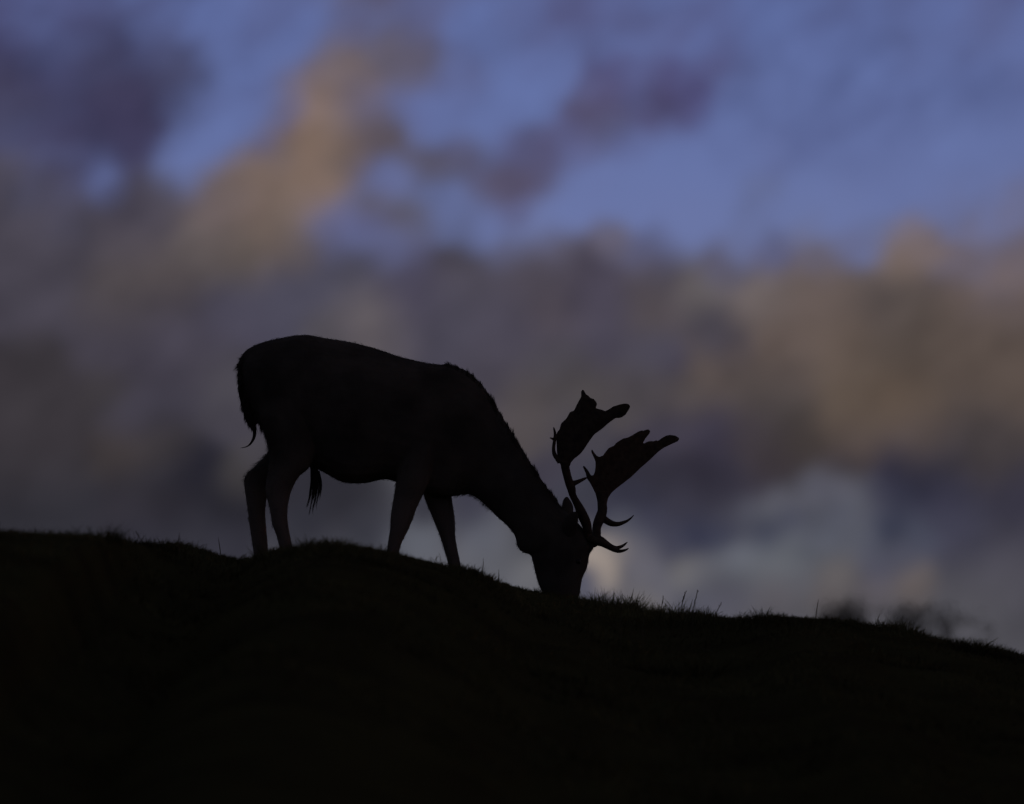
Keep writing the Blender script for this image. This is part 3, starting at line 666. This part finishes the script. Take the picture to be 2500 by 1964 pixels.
LEGS = (
 [
  (-1.134,0.889,-0.949,0.927,0.037,-0.085), (-1.149,0.814,-0.902,0.833,0.063,-0.088), (-1.144,0.701,-0.877,0.711,0.078,-0.090), (-1.110,0.589,-0.891,0.561,0.071,-0.092),
  (-1.104,0.495,-0.917,0.475,0.056,-0.095), (-1.113,0.420,-0.967,0.428,0.045,-0.097), (-1.117,0.364,-1.000,0.360,0.037,-0.098), (-1.101,0.299,-1.014,0.295,0.034,-0.100),
  (-1.092,0.256,-1.016,0.256,0.032,-0.100), (-1.086,0.213,-1.013,0.217,0.032,-0.100), (-1.068,0.168,-1.006,0.174,0.030,-0.100), (-1.052,0.107,-0.994,0.114,0.028,-0.100),
  (-1.039,0.066,-0.989,0.069,0.026,-0.100), (-1.037,0.040,-0.978,0.043,0.028,-0.100), (-1.037,0.017,-0.963,0.017,0.028,-0.100)],
 [
  (-1.131,0.835,-0.935,0.835,0.047,0.080), (-1.140,0.685,-0.943,0.647,0.071,0.085), (-1.106,0.584,-0.971,0.554,0.056,0.090), (-1.150,0.522,-1.018,0.488,0.048,0.092),
  (-1.197,0.477,-1.064,0.451,0.041,0.095), (-1.221,0.443,-1.102,0.411,0.035,0.095), (-1.219,0.391,-1.114,0.370,0.035,0.096), (-1.208,0.325,-1.122,0.316,0.032,0.098),
  (-1.201,0.260,-1.123,0.269,0.030,0.100), (-1.192,0.202,-1.118,0.211,0.028,0.100), (-1.183,0.142,-1.111,0.132,0.028,0.100), (-1.177,0.095,-1.110,0.099,0.028,0.100),
  (-1.175,0.071,-1.100,0.074,0.028,0.100), (-1.175,0.048,-1.085,0.048,0.028,0.100)],
 [
  (-0.465,0.816,-0.307,0.834,0.034,-0.075), (-0.493,0.721,-0.297,0.740,0.056,-0.080), (-0.505,0.590,-0.319,0.562,0.063,-0.085), (-0.516,0.477,-0.364,0.440,0.056,-0.087),
  (-0.527,0.406,-0.401,0.352,0.047,-0.087), (-0.536,0.341,-0.430,0.291,0.037,-0.087), (-0.549,0.261,-0.449,0.238,0.035,-0.088), (-0.553,0.195,-0.471,0.184,0.030,-0.090),
  (-0.563,0.124,-0.500,0.126,0.028,-0.090), (-0.569,0.063,-0.513,0.067,0.026,-0.090), (-0.574,0.020,-0.511,0.026,0.028,-0.090), (-0.574,-0.000,-0.497,0.003,0.030,-0.090),
  (-0.578,-0.021,-0.482,-0.021,0.030,-0.090)],
 [
  (-0.467,0.645,-0.299,0.627,0.052,0.070), (-0.441,0.514,-0.278,0.477,0.056,0.075), (-0.418,0.411,-0.276,0.383,0.048,0.077), (-0.390,0.327,-0.269,0.323,0.041,0.080),
  (-0.369,0.278,-0.261,0.271,0.037,0.080), (-0.351,0.233,-0.258,0.224,0.034,0.080), (-0.330,0.181,-0.257,0.174,0.030,0.080), (-0.308,0.112,-0.245,0.104,0.028,0.080),
  (-0.296,0.071,-0.233,0.050,0.026,0.080), (-0.287,0.024,-0.227,0.012,0.026,0.080), (-0.279,-0.010,-0.212,-0.014,0.028,0.080), (-0.276,-0.036,-0.194,-0.040,0.028,0.080)],
)
body = Shape()
body.loft(TORSO, 28, 5)
for leg in LEGS:
    body.loft(leg, 16, 5)
skin = body.build("body", M_COAT, deer, 0.0055, 3)

def hoof(leg):
    """Two cloven toes at the foot of a leg."""
    ax, az, bx, bz, hw, y = leg[-1]
    h = Shape()
    for s_ in (-1, 1):
        yy = y + s_ * hw * 0.5
        top, bot = (az + bz) / 2 + 0.030, (az + bz) / 2 - 0.008
        h.loft([(ax + 0.004, top, bx - 0.008, top, hw * 0.44, yy), (ax + 0.001, top - 0.02, bx + 0.002, top - 0.022, hw * 0.5, yy), (ax, bot, bx + 0.016, bot, hw * 0.48, yy)], 12, 3)
    return h
for leg in LEGS:
    h = hoof(leg)
    mesh_object("hoof", [Vector(v) - deer.location for v in h.v], h.f, M_HOOF, None, True).parent = deer

tail = Shape(); tail.tube([
  (-1.224,0.000,0.983,0.0149), (-1.220,-0.005,0.937,0.0242), (-1.223,-0.010,0.880,0.0233), (-1.217,-0.010,0.814,0.0205), (-1.205,-0.010,0.749,0.0214),
  (-1.192,-0.010,0.707,0.0205), (-1.181,-0.010,0.673,0.0140), (-1.171,-0.010,0.649,0.0093), (-1.173,-0.010,0.621,0.0075), (-1.186,-0.010,0.595,0.0052),
  (-1.206,-0.010,0.578,0.0030), (-1.236,-0.010,0.571,0.0015)], 12, 5)
tail_o = tail.build("tail", M_DARK, deer, 0.0022, 2)
sheath = Shape(); sheath.tube([
  (-0.901,0.000,0.525,0.0224), (-0.899,0.000,0.478,0.0186), (-0.897,0.000,0.440,0.0196), (-0.895,0.000,0.412,0.0168), (-0.897,0.000,0.384,0.0112),
  (-0.902,0.000,0.356,0.0056), (-0.906,0.000,0.334,0.0019)], 12, 5)
sheath_o = sheath.build("sheath", M_DARK, deer, 0.004, 2)
def ear(pts):
    e = Shape(); e.tube(pts, 14, 6, 0.42)
    return e.build("ear", M_COAT, deer, 0.0026, 1)
ear_near = ear([
  (0.263,-0.085,0.160,0.0186), (0.260,-0.095,0.187,0.0298), (0.263,-0.110,0.214,0.0336), (0.274,-0.120,0.239,0.0298), (0.287,-0.125,0.257,0.0168),
  (0.295,-0.127,0.265,0.0056)])
ear_far = ear([
  (0.248,0.040,0.248,0.0186), (0.251,0.045,0.277,0.0261), (0.253,0.060,0.304,0.0270), (0.250,0.070,0.328,0.0224), (0.249,0.075,0.345,0.0149),
  (0.251,0.080,0.358,0.0056)])
eye_c = Vector((0.298,-0.079,0.047))
bm = bmesh.new(); bmesh.ops.create_uvsphere(bm, u_segments=16, v_segments=10, radius=0.015)
me = bpy.data.meshes.new("eye"); bm.to_mesh(me); bm.free(); me.materials.append(M_EYE)
me.polygons.foreach_set('use_smooth', [True] * len(me.polygons))
eye = bpy.data.objects.new("eye", me); col.objects.link(eye); eye.parent = deer; eye.location = eye_c - deer.location

nose = Shape()
nose.loft([(0.295,-0.123,0.256,-0.131,0.019,-0.052), (0.293,-0.142,0.241,-0.149,0.028,-0.053), (0.282,-0.155,0.234,-0.160,0.028,-0.053), (0.269,-0.162,0.237,-0.164,0.019,-0.053)], 14, 4)
nose.build("nose", M_HOOF, deer, 0.003, 2)

def lean(x0, z0, y0, x1, z1, y1, cup):
    """Sideways place of a palm: leans out from the beam to the points, cupped across."""
    dx, dz = x1 - x0, z1 - z0
    q = dx * dx + dz * dz
    def f(x, z):
        t = ((x - x0) * dx + (z - z0) * dz) / q
        c_ = ((x - x0) * dz - (z - z0) * dx) / math.sqrt(q)
        return y0 + (y1 - y0) * t + cup * c_ * c_
    return f
near = Shape()
near.plate([
  (0.224,0.471), (0.213,0.488), (0.206,0.514), (0.203,0.537), (0.202,0.565), (0.201,0.592), (0.200,0.612), (0.205,0.629), (0.215,0.640),
  (0.222,0.667), (0.246,0.688), (0.262,0.716), (0.281,0.722), (0.291,0.744), (0.313,0.785), (0.312,0.807), (0.319,0.816), (0.325,0.811),
  (0.336,0.791), (0.346,0.785), (0.354,0.774), (0.369,0.769), (0.381,0.754), (0.384,0.744), (0.379,0.730), (0.368,0.714), (0.373,0.716),
  (0.382,0.725), (0.395,0.721), (0.408,0.717), (0.420,0.711), (0.434,0.717), (0.457,0.731), (0.485,0.739), (0.508,0.743), (0.524,0.741),
  (0.533,0.731), (0.529,0.718), (0.520,0.706), (0.514,0.695), (0.496,0.682), (0.482,0.679), (0.467,0.679), (0.438,0.659), (0.406,0.632),
  (0.371,0.608), (0.348,0.577), (0.324,0.541), (0.308,0.522), (0.281,0.502), (0.267,0.486), (0.261,0.469)], lean(0.25, 0.30, -0.155, 0.50, 0.72, -0.27, 1.6), 0.017)
near.tube([
  (0.241,-0.165,0.492,0.0236), (0.241,-0.160,0.467,0.0196), (0.250,-0.150,0.428,0.0189), (0.259,-0.140,0.398,0.0196), (0.269,-0.130,0.372,0.0196),
  (0.274,-0.120,0.347,0.0165), (0.286,-0.110,0.323,0.0165), (0.299,-0.100,0.300,0.0189), (0.315,-0.085,0.267,0.0228), (0.331,-0.070,0.233,0.0236),
  (0.340,-0.060,0.206,0.0216), (0.342,-0.050,0.171,0.0205), (0.338,-0.040,0.143,0.0168)], 14)
near.tube([
  (0.269,-0.135,0.393,0.0157), (0.287,-0.128,0.400,0.0118), (0.309,-0.120,0.410,0.0086), (0.328,-0.110,0.420,0.0063), (0.341,-0.105,0.426,0.0035)])
near.tube([
  (0.217,-0.165,0.490,0.0134), (0.203,-0.170,0.507,0.0110), (0.192,-0.175,0.524,0.0102), (0.188,-0.180,0.543,0.0083), (0.189,-0.180,0.563,0.0079),
  (0.192,-0.185,0.582,0.0079), (0.195,-0.185,0.601,0.0079), (0.194,-0.190,0.620,0.0063), (0.190,-0.195,0.637,0.0043), (0.188,-0.200,0.645,0.0024)])
near.tube([
  (0.195,-0.185,0.587,0.0063), (0.185,-0.190,0.592,0.0055), (0.176,-0.195,0.595,0.0039), (0.171,-0.200,0.596,0.0024)])
near.tube([
  (0.341,-0.060,0.159,0.0168), (0.386,-0.065,0.138,0.0175), (0.410,-0.075,0.130,0.0168), (0.438,-0.090,0.112,0.0133), (0.465,-0.100,0.098,0.0119),
  (0.486,-0.105,0.091,0.0087), (0.507,-0.110,0.094,0.0063), (0.520,-0.112,0.099,0.0042), (0.528,-0.114,0.104,0.0021)])
antler_near = near.build("antler", M_ANTLER, deer, 0.0022, 1, 0.35)
far = Shape()
far.plate([
  (0.390,0.344), (0.381,0.380), (0.367,0.407), (0.351,0.434), (0.346,0.451), (0.357,0.460), (0.371,0.461), (0.377,0.475), (0.381,0.499),
  (0.381,0.523), (0.373,0.542), (0.363,0.561), (0.361,0.573), (0.366,0.577), (0.373,0.566), (0.385,0.552), (0.397,0.546), (0.416,0.554),
  (0.426,0.570), (0.442,0.590), (0.468,0.604), (0.476,0.616), (0.509,0.639), (0.531,0.645), (0.553,0.658), (0.576,0.674), (0.596,0.682),
  (0.602,0.680), (0.612,0.685), (0.626,0.688), (0.635,0.680), (0.630,0.668), (0.612,0.646), (0.600,0.624), (0.604,0.620), (0.620,0.631),
  (0.638,0.635), (0.647,0.633), (0.661,0.639), (0.669,0.636), (0.687,0.650), (0.707,0.662), (0.726,0.666), (0.752,0.663), (0.756,0.658),
  (0.766,0.654), (0.768,0.646), (0.760,0.636), (0.730,0.622), (0.695,0.604), (0.671,0.586), (0.631,0.546), (0.592,0.511), (0.544,0.463),
  (0.505,0.431), (0.473,0.405), (0.454,0.386), (0.440,0.364), (0.435,0.344)], lean(0.41, 0.05, 0.14, 0.72, 0.60, 0.27, -1.6), 0.017)
far.tube([
  (0.414,0.160,0.384,0.0314), (0.412,0.150,0.343,0.0228), (0.412,0.130,0.305,0.0220), (0.413,0.120,0.315,0.0220), (0.411,0.110,0.293,0.0224),
  (0.402,0.100,0.264,0.0244), (0.391,0.085,0.238,0.0224), (0.385,0.075,0.212,0.0203), (0.384,0.060,0.186,0.0210), (0.380,0.045,0.160,0.0217),
  (0.375,0.030,0.141,0.0182), (0.366,0.015,0.136,0.0168), (0.348,0.000,0.141,0.0161), (0.331,-0.010,0.147,0.0140)], 14)
far.tube([
  (0.409,0.105,0.271,0.0157), (0.427,0.108,0.254,0.0161), (0.451,0.112,0.241,0.0147), (0.472,0.116,0.237,0.0119), (0.490,0.120,0.239,0.0101),
  (0.507,0.124,0.245,0.0084), (0.525,0.128,0.253,0.0063), (0.543,0.132,0.267,0.0042), (0.556,0.136,0.281,0.0021)])
far.tube([
  (0.380,0.050,0.167,0.0175), (0.405,0.056,0.157,0.0175), (0.429,0.064,0.141,0.0154), (0.454,0.072,0.128,0.0119), (0.475,0.080,0.124,0.0098),
  (0.492,0.085,0.129,0.0084), (0.507,0.090,0.137,0.0063), (0.519,0.094,0.147,0.0042), (0.526,0.096,0.153,0.0021)])
far.tube([
  (0.363,0.160,0.447,0.0157), (0.352,0.165,0.460,0.0118), (0.344,0.170,0.480,0.0086), (0.335,0.175,0.496,0.0067), (0.326,0.180,0.510,0.0035)])
antler_far = far.build("antler", M_ANTLER, deer, 0.0022, 1, 0.35)

# ---- hair
def coat_points():
    me = skin.data
    n = len(me.vertices)
    P = np.empty(n * 3, np.float32); me.vertices.foreach_get('co', P); P = P.reshape(-1, 3).astype(float)
    Nn = np.empty(n * 3, np.float32); me.vertices.foreach_get('normal', Nn); Nn = Nn.reshape(-1, 3).astype(float)
    return P, Nn
P, Nn = coat_points()

def comb(pos, nrm, flow, lift):
    """Hair direction: along the flow, laid on the skin, lifted a little off it."""
    f = np.asarray(flow, float) * np.ones_like(nrm)
    f = f - nrm * (f * nrm).sum(1, keepdims=True)
    f /= np.linalg.norm(f, axis=1, keepdims=True) + 1e-9
    return f + nrm * lift + rng.normal(0, 0.12, nrm.shape)

def pick(mask, n):
    idx = np.nonzero(mask)[0]
    if len(idx) == 0:
        return idx
    return rng.choice(idx, n, replace=True)

def jitter(p, s_=0.003):
    return p + rng.normal(0, s_, p.shape)

# the whole coat: short, laid back towards the tail and down
i = pick(np.ones(len(P), bool), 60000)
flow = np.stack([-1.0 + 0 * P[i, 0], 0 * P[i, 0], -0.55 + 0 * P[i, 0]], 1)
strands("coat", jitter(P[i]) - Nn[i] * 0.003, comb(P[i], Nn[i], flow, 0.26), rng.uniform(0.009, 0.019, len(i)), 0.0012, M_HAIR).parent = skin
# the mane: rough longer hair in clumps from the hump of the shoulder down the back of the neck
m = (P[:, 0] > -0.40) & (P[:, 0] < 0.24) & (Nn[:, 2] > 0.2) & (np.abs(P[:, 1]) < 0.05)
i = pick(m, 5200)
clump = 0.55 * np.sin(P[i, 0] * 190 + 3 * np.sin(P[i, 0] * 31)) + 0.45 * np.sin(P[i, 0] * 67 + 1)
dirs = comb(P[i], Nn[i], (-0.75, 0, 0.35), (0.50 + 0.30 * clump)[:, None])
strands("mane", jitter(P[i], 0.002) - Nn[i] * 0.004, dirs, rng.uniform(0.010, 0.027, len(i)) * (1 + 0.5 * clump) * np.clip((P[i, 0] + 0.42) / 0.14, 0.25, 1), rng.uniform(0.0012, 0.0034, len(i)), M_HAIR).parent = skin
# rump: long shaggy hair in tufts that stands off round the tail head
m = (P[:, 0] < -1.14) & (P[:, 2] > 0.60) & (P[:, 2] < 0.99) & (Nn[:, 0] < -0.45) & (np.abs(P[:, 1]) < 0.05)
i = pick(m, 2400)
clump = np.sin(P[i, 2] * 170 + 2 * np.sin(P[i, 2] * 41))
strands("rump_hair", jitter(P[i], 0.003) - Nn[i] * 0.004, comb(P[i], Nn[i], (-0.5, 0, -1.0), (0.75 + 0.35 * clump)[:, None]), rng.uniform(0.015, 0.042, len(i)) * (1 + 0.4 * clump), rng.uniform(0.0012, 0.0035, len(i)), M_HAIR).parent = skin
def points_of(o):
    n_ = len(o.data.vertices)
    a_, b_ = np.empty(n_ * 3, np.float32), np.empty(n_ * 3, np.float32)
    o.data.vertices.foreach_get('co', a_); o.data.vertices.foreach_get('normal', b_)
    return a_.reshape(-1, 3).astype(float), b_.reshape(-1, 3).astype(float)
TP, TN = points_of(tail_o)
sel = np.nonzero(TP[:, 2] > TP[:, 2].min() + 0.09)[0]
i = rng.choice(sel, 1500)
clump = np.sin(TP[i, 2] * 150 + 2 * np.sin(TP[i, 2] * 37))
strands("tail_fringe", jitter(TP[i], 0.002) - TN[i] * 0.003, comb(TP[i], TN[i], (-0.15, 0, -1.0), (0.35 + 0.25 * clump)[:, None]), rng.uniform(0.012, 0.034, len(i)), rng.uniform(0.001, 0.003, len(i)), M_DARK).parent = tail_o
# back of the thighs
m = (P[:, 0] < -1.06) & (P[:, 2] > 0.44) & (P[:, 2] < 0.72) & (Nn[:, 0] < -0.2)
i = pick(m, 2600)
strands("thigh_hair", jitter(P[i], 0.003) - Nn[i] * 0.003, comb(P[i], Nn[i], (-0.5, 0, -1.0), 0.6), rng.uniform(0.012, 0.036, len(i)), 0.0012, M_HAIR).parent = skin
# throat and belly: sparse hanging hairs
m = (Nn[:, 2] < -0.35) & (P[:, 0] > -0.25) & (P[:, 0] < 0.06) & (P[:, 2] > 0.3)
i = pick(m, 1200)
strands("throat_hair", jitter(P[i], 0.003) - Nn[i] * 0.002, comb(P[i], Nn[i], (-0.5, 0, -0.6), 0.55), rng.uniform(0.012, 0.036, len(i)), 0.0011, M_HAIR).parent = skin
m = (Nn[:, 2] < -0.5) & (P[:, 0] > -0.88) & (P[:, 0] < -0.72) & (P[:, 2] > 0.3)
i = pick(m, 500)
strands("belly_hair", jitter(P[i], 0.003) - Nn[i] * 0.002, comb(P[i], Nn[i], (-0.8, 0, -0.5), 0.35), rng.uniform(0.010, 0.026, len(i)), 0.0009, M_HAIR).parent = skin

def guided(name, guides, n, spread, width, mat, parent):
    """Long hairs that follow a few guide curves (lists of points)."""
    V, Fc = [], []
    for k in range(n):
        g = guides[rnd.randrange(len(guides))]
        off = Vector((rnd.gauss(0, spread), rnd.gauss(0, spread), 0))
        wob = Vector((rnd.gauss(0, spread * 0.6), rnd.gauss(0, spread), rnd.gauss(0, spread)))
        pts = [Vector(p) for p in catmull(g, 3)]
        end = max(3, int(len(pts) * rnd.uniform(0.6, 1.0)))
        pts = pts[:end]
        side = Vector((rnd.gauss(0, 1), rnd.gauss(0, 1), 0)).normalized()
        b = len(V)
        for q, p in enumerate(pts):
            t = q / (len(pts) - 1)
            p = p + off * (1 - 0.75 * t) + wob * t
            w = width * (1 - t) ** 0.6 * 0.5
            V.append(p - side * w); V.append(p + side * w)
            if q:
                Fc.append((b + 2 * q - 2, b + 2 * q - 1, b + 2 * q + 1, b + 2 * q))
    o = mesh_object(name, V, Fc, mat)
    o.parent = parent
    o['kind'] = 'stuff'
    return o
guided("tail_hair", [[(-1.211,-0.010,0.824), (-1.200,-0.010,0.730), (-1.179,-0.010,0.673), (-1.171,-0.010,0.640), (-1.177,-0.010,0.610), (-1.197,-0.010,0.583), (-1.240,-0.010,0.572)], [(-1.238,-0.010,0.936), (-1.243,-0.010,0.842), (-1.230,-0.010,0.777), (-1.211,-0.010,0.711)], [(-1.189,-0.010,0.749), (-1.170,-0.010,0.692), (-1.166,-0.010,0.655), (-1.175,-0.010,0.613), (-1.188,-0.010,0.593)], [(-1.230,-0.010,0.880), (-1.230,-0.010,0.824), (-1.211,-0.010,0.749), (-1.188,-0.010,0.692), (-1.173,-0.010,0.655)]], 150, 0.003, 0.0024, M_DARK, tail_o).location = (0, 0, 0)
guided("sheath_hair", [[(-0.909,0.000,0.487), (-0.910,0.000,0.412), (-0.917,0.000,0.356), (-0.930,0.000,0.311), (-0.935,0.000,0.289)], [(-0.897,0.000,0.487), (-0.901,0.000,0.394), (-0.910,0.000,0.328), (-0.919,0.000,0.281), (-0.921,0.000,0.255)], [(-0.890,0.000,0.487), (-0.888,0.000,0.403), (-0.895,0.000,0.337), (-0.906,0.000,0.291), (-0.906,0.000,0.251)], [(-0.882,0.000,0.468), (-0.875,0.000,0.412), (-0.875,0.000,0.375), (-0.887,0.000,0.328), (-0.897,0.000,0.300)], [(-0.882,0.000,0.468), (-0.868,0.010,0.413), (-0.870,0.020,0.368), (-0.880,0.000,0.319)], [(-0.909,0.000,0.487), (-0.912,0.000,0.422), (-0.917,0.000,0.375), (-0.923,0.000,0.334), (-0.926,0.000,0.304)], [(-0.890,0.000,0.487), (-0.882,0.000,0.412), (-0.880,0.000,0.365), (-0.887,0.000,0.309), (-0.884,0.000,0.278)], [(-0.897,0.000,0.487), (-0.895,0.000,0.394), (-0.901,0.000,0.347), (-0.908,0.000,0.309)]], 230, 0.0028, 0.0026, M_DARK, sheath_o).location = (0, 0, 0)

# ------------------------------------------------------------------ single plants along the brow
# foot x, y, z; tip x, z; kind; what it looks like
STEMS = [
 (-1.296,-0.50,0.041, -1.311,0.114, 0, "thin bare grass stem leaning over the dip behind the deer's tail"),
 (-1.544,-2.40,-0.114, -1.567,-0.063, 1, "soft blurred grass stem bending towards the dark hump at the edge"),
 (-1.409,-2.00,-0.077, -1.409,-0.018, 0, "soft upright grass blade on the level turf well behind the deer"),
 (-0.133,-1.70,-0.170, -0.123,-0.100, 0, "blurred grass stem between the far foreleg and the deer's throat"),
 (-0.059,-1.00,-0.132, -0.058,-0.079, 0, "short sharp upright grass stem beside the dark clod"),
 (0.450,-0.45,-0.208, 0.456,-0.164, 0, "short pointed grass blade first out from the grazing muzzle"),
 (0.555,-0.40,-0.218, 0.537,-0.141, 2, "sharp dark stem with a nodding seed head leaning towards the deer"),
 (0.441,-3.20,-0.465, 0.441,-0.377, 0, "faint blurred vertical stem nearest to the deer's face"),
 (0.531,-3.20,-0.475, 0.535,-0.377, 0, "faint blurred vertical stem just past the nodding seed head"),
 (0.661,-0.40,-0.223, 0.676,-0.146, 2, "dark stem with narrow split tip below the brow tines' far end"),
 (0.748,-0.45,-0.235, 0.774,-0.129, 3, "tall grass stem with loose open seed head on the ridge"),
 (0.786,-0.45,-0.235, 0.807,-0.160, 0, "thin bare leaning stem between two tall seed heads"),
 (0.781,-1.40,-0.321, 0.802,-0.213, 3, "tallest soft blurred seed head leaning away from the deer"),
 (0.874,-0.50,-0.244, 0.874,-0.192, 0, "short stiff upright blade past the tall seed heads"),
 (0.870,-1.60,-0.344, 0.898,-0.284, 2, "blurred feathery seed head bowing low over the ridge"),
 (1.334,-0.90,-0.278, 1.348,-0.202, 0, "lone straight stem on the bare ridge beside the distant bush"),
 (1.626,-0.50,-0.282, 1.641,-0.227, 0, "small leaning blade on the falling ridge below the bushes")]
for (bx, by, bz, tx, tz, kd, lab) in STEMS:
    root = bpy.data.objects.new("grass_stem", None)
    col.objects.link(root)
    bz = float(ground(bx, by))
    root.location = (bx, by, bz)
    tag(root, lab, "grass stem", "tall grass stems along the brow")
    root.empty_display_size = 0.02
    dx, dz = tx - bx, tz - bz
    s_ = Shape()
    bow = rnd.uniform(-0.06, 0.06) * dz + (0.0 if kd != 2 else 0.12 * dx)
    w0 = 0.0020 if kd else 0.0023
    path = [(0, 0, -0.015, w0), (dx * 0.30 - bow, rnd.uniform(-.004, .004), dz * 0.36, w0 * 0.9), (dx * 0.65 - bow, rnd.uniform(-.006, .006), dz * 0.7, w0 * 0.75), (dx, 0, dz, 0.0005)]
    s_.tube(path, 5, 4)
    mesh_object("stalk", s_.v, s_.f, M_STRAW).parent = root
    if kd:
        h = Shape()
        P4 = catmull(path, 8)
        for q in range(len(P4) - 11, len(P4)):
            base = Vector(P4[min(q, len(P4) - 1)][:3])
            for rep in range(1 if kd < 3 else 2):
                a = rnd.uniform(0, 2 * math.pi)
                up = Vector((dx, 0, dz)).normalized()
                out_ = Vector((math.cos(a), math.sin(a) * 0.6, 0)) * (0.45 if kd == 3 else 0.3)
                ln = rnd.uniform(0.005, 0.011)
                e = base + (up * 0.8 + out_) * ln
                h.tube([(*base, 0.0004), (*base.lerp(e, 0.6), 0.0019), (*e, 0.0003)], 4, 2)
        mesh_object("seed_head", h.v, h.f, M_STRAW).parent = root

# a crumbling clod with tufts on it, between the forelegs and the muzzle
cx, cy, cz = (-0.036,-0.80,-0.093)
cz = float(ground(cx, cy)) + 0.004
s_ = Shape()
for k in range(7):
    ox, oz, r = rnd.uniform(-.016, .016), rnd.uniform(-.004, .008), rnd.uniform(.008, .014)
    s_.tube([(cx + ox - r, cy, cz + oz - .004, r * .5), (cx + ox, cy + rnd.uniform(-.01, .01), cz + oz, r), (cx + ox + r, cy, cz + oz - .004, r * .5)], 8, 2)
clod = s_.build("clod", M_TURF, None, 0.004, 2)
tag(clod, "small dark clod of turf sitting on the brow below the deer's throat", "clod")

# a little leafy weed by the far hind foot
cx, cy, cz = (-1.195,-0.50,0.030)
cz = float(ground(cx, cy))
weed = bpy.data.objects.new("weed", None); col.objects.link(weed); weed.location = (cx, cy, cz)
tag(weed, "tiny spiky-leaved weed on the turf just behind the hind feet", "weed")
for k in range(3):
    s_ = Shape()
    lx, ht = (-.006, .002, .012)[k], (.024, .030, .020)[k]
    s_.tube([(lx * .3, 0, -.01, .001), (lx, 0, ht * .5, .001), (lx * 1.6, 0, ht, .0006)], 5, 3)
    mesh_object("stalk", s_.v, s_.f, M_GRASS).parent = weed
    for q in range(6):
        t = 0.35 + 0.12 * q
        sd = 1 if q % 2 else -1
        f = Shape()
        bx_, bz_ = lx * (0.3 + 1.3 * t), ht * t
        f.tube([(bx_, 0, bz_, .0006), (bx_ + sd * .004, rnd.uniform(-.004, .004), bz_ + .003, .0018), (bx_ + sd * .008, rnd.uniform(-.006, .006), bz_ + .006, .0004)], 5, 2, 0.4)
        mesh_object("leaf", f.v, f.f, M_GRASS).parent = weed

# ------------------------------------------------------------------ bushes beyond the brow, far out of focus
BUSHES = [
 (60.0, "narrow dark bush peeping over the ridge beside the lone stem", [(4.37,5.27,0.22,0.26), (4.67,5.32,0.20,0.28), (4.52,5.20,0.28,0.25)]),
 (60.0, "wide dark bush beyond the falling end of the ridge", [(5.18,5.20,0.26,0.27), (5.49,5.30,0.22,0.32), (5.79,5.24,0.31,0.35), (6.18,5.08,0.34,0.30)])]
for (yy, lab, lobes) in BUSHES:
    xs_ = [l[0] for l in lobes]
    gz = float(ground(sum(xs_) / len(xs_), yy))
    bush = bpy.data.objects.new("bush", None); col.objects.link(bush)
    bush.location = (sum(xs_) / len(xs_), yy, gz)
    tag(bush, lab, "bush", "bushes beyond the brow")
    top = max(l[1] + l[3] for l in lobes)
    crown_v, crown_d = [], []
    tk = Shape()
    for (lx, lz, rx, rz) in lobes:
        for s_ in range(2):
            ex, ey = lx - bush.location.x + rnd.uniform(-.6, .6) * rx, rnd.uniform(-.5, .5) * rx
            tk.tube([(rnd.uniform(-.12, .12), rnd.uniform(-.12, .12), -.1, .06), (ex * .5, ey * .4, (lz - gz) * .5, .04), (ex, ey, lz - gz - rz * .3, .008)], 7, 4)
        # loose leafy top, thinning outwards so that the sky shows through, and the fuller body of the bush under it
        for (n, cz_, ax, ay, az_) in ((420, lz - rz * 0.3, rx * 0.7, rx * 0.7, rz * 0.55), (4200, gz + (lz - rz - gz) * 0.5, rx * 1.3, rx * 1.3, (lz - rz - gz) * 0.24)):
            g_ = rng.normal(size=(n, 3))
            g_ = g_[np.linalg.norm(g_, axis=1) < 1.9]
            p = g_ * np.array([ax, ay, az_]) + np.array([lx - bush.location.x, 0, cz_ - gz])
            p = p[(p[:, 2] > 0.05) & (np.sin(p[:, 0] * 5 + lz) * np.sin(p[:, 2] * 6 + lx) > -0.55)]
            crown_v.append(p)
    mesh_object("trunk", tk.v, tk.f, M_BARK).parent = bush
    p = np.concatenate(crown_v)
    n = len(p)
    c_ = strands("crown", p, rng.normal(size=(n, 3)), rng.uniform(0.03, 0.07, n), rng.uniform(0.018, 0.04, n), M_LEAF, kind=None)
    c_.parent = bush
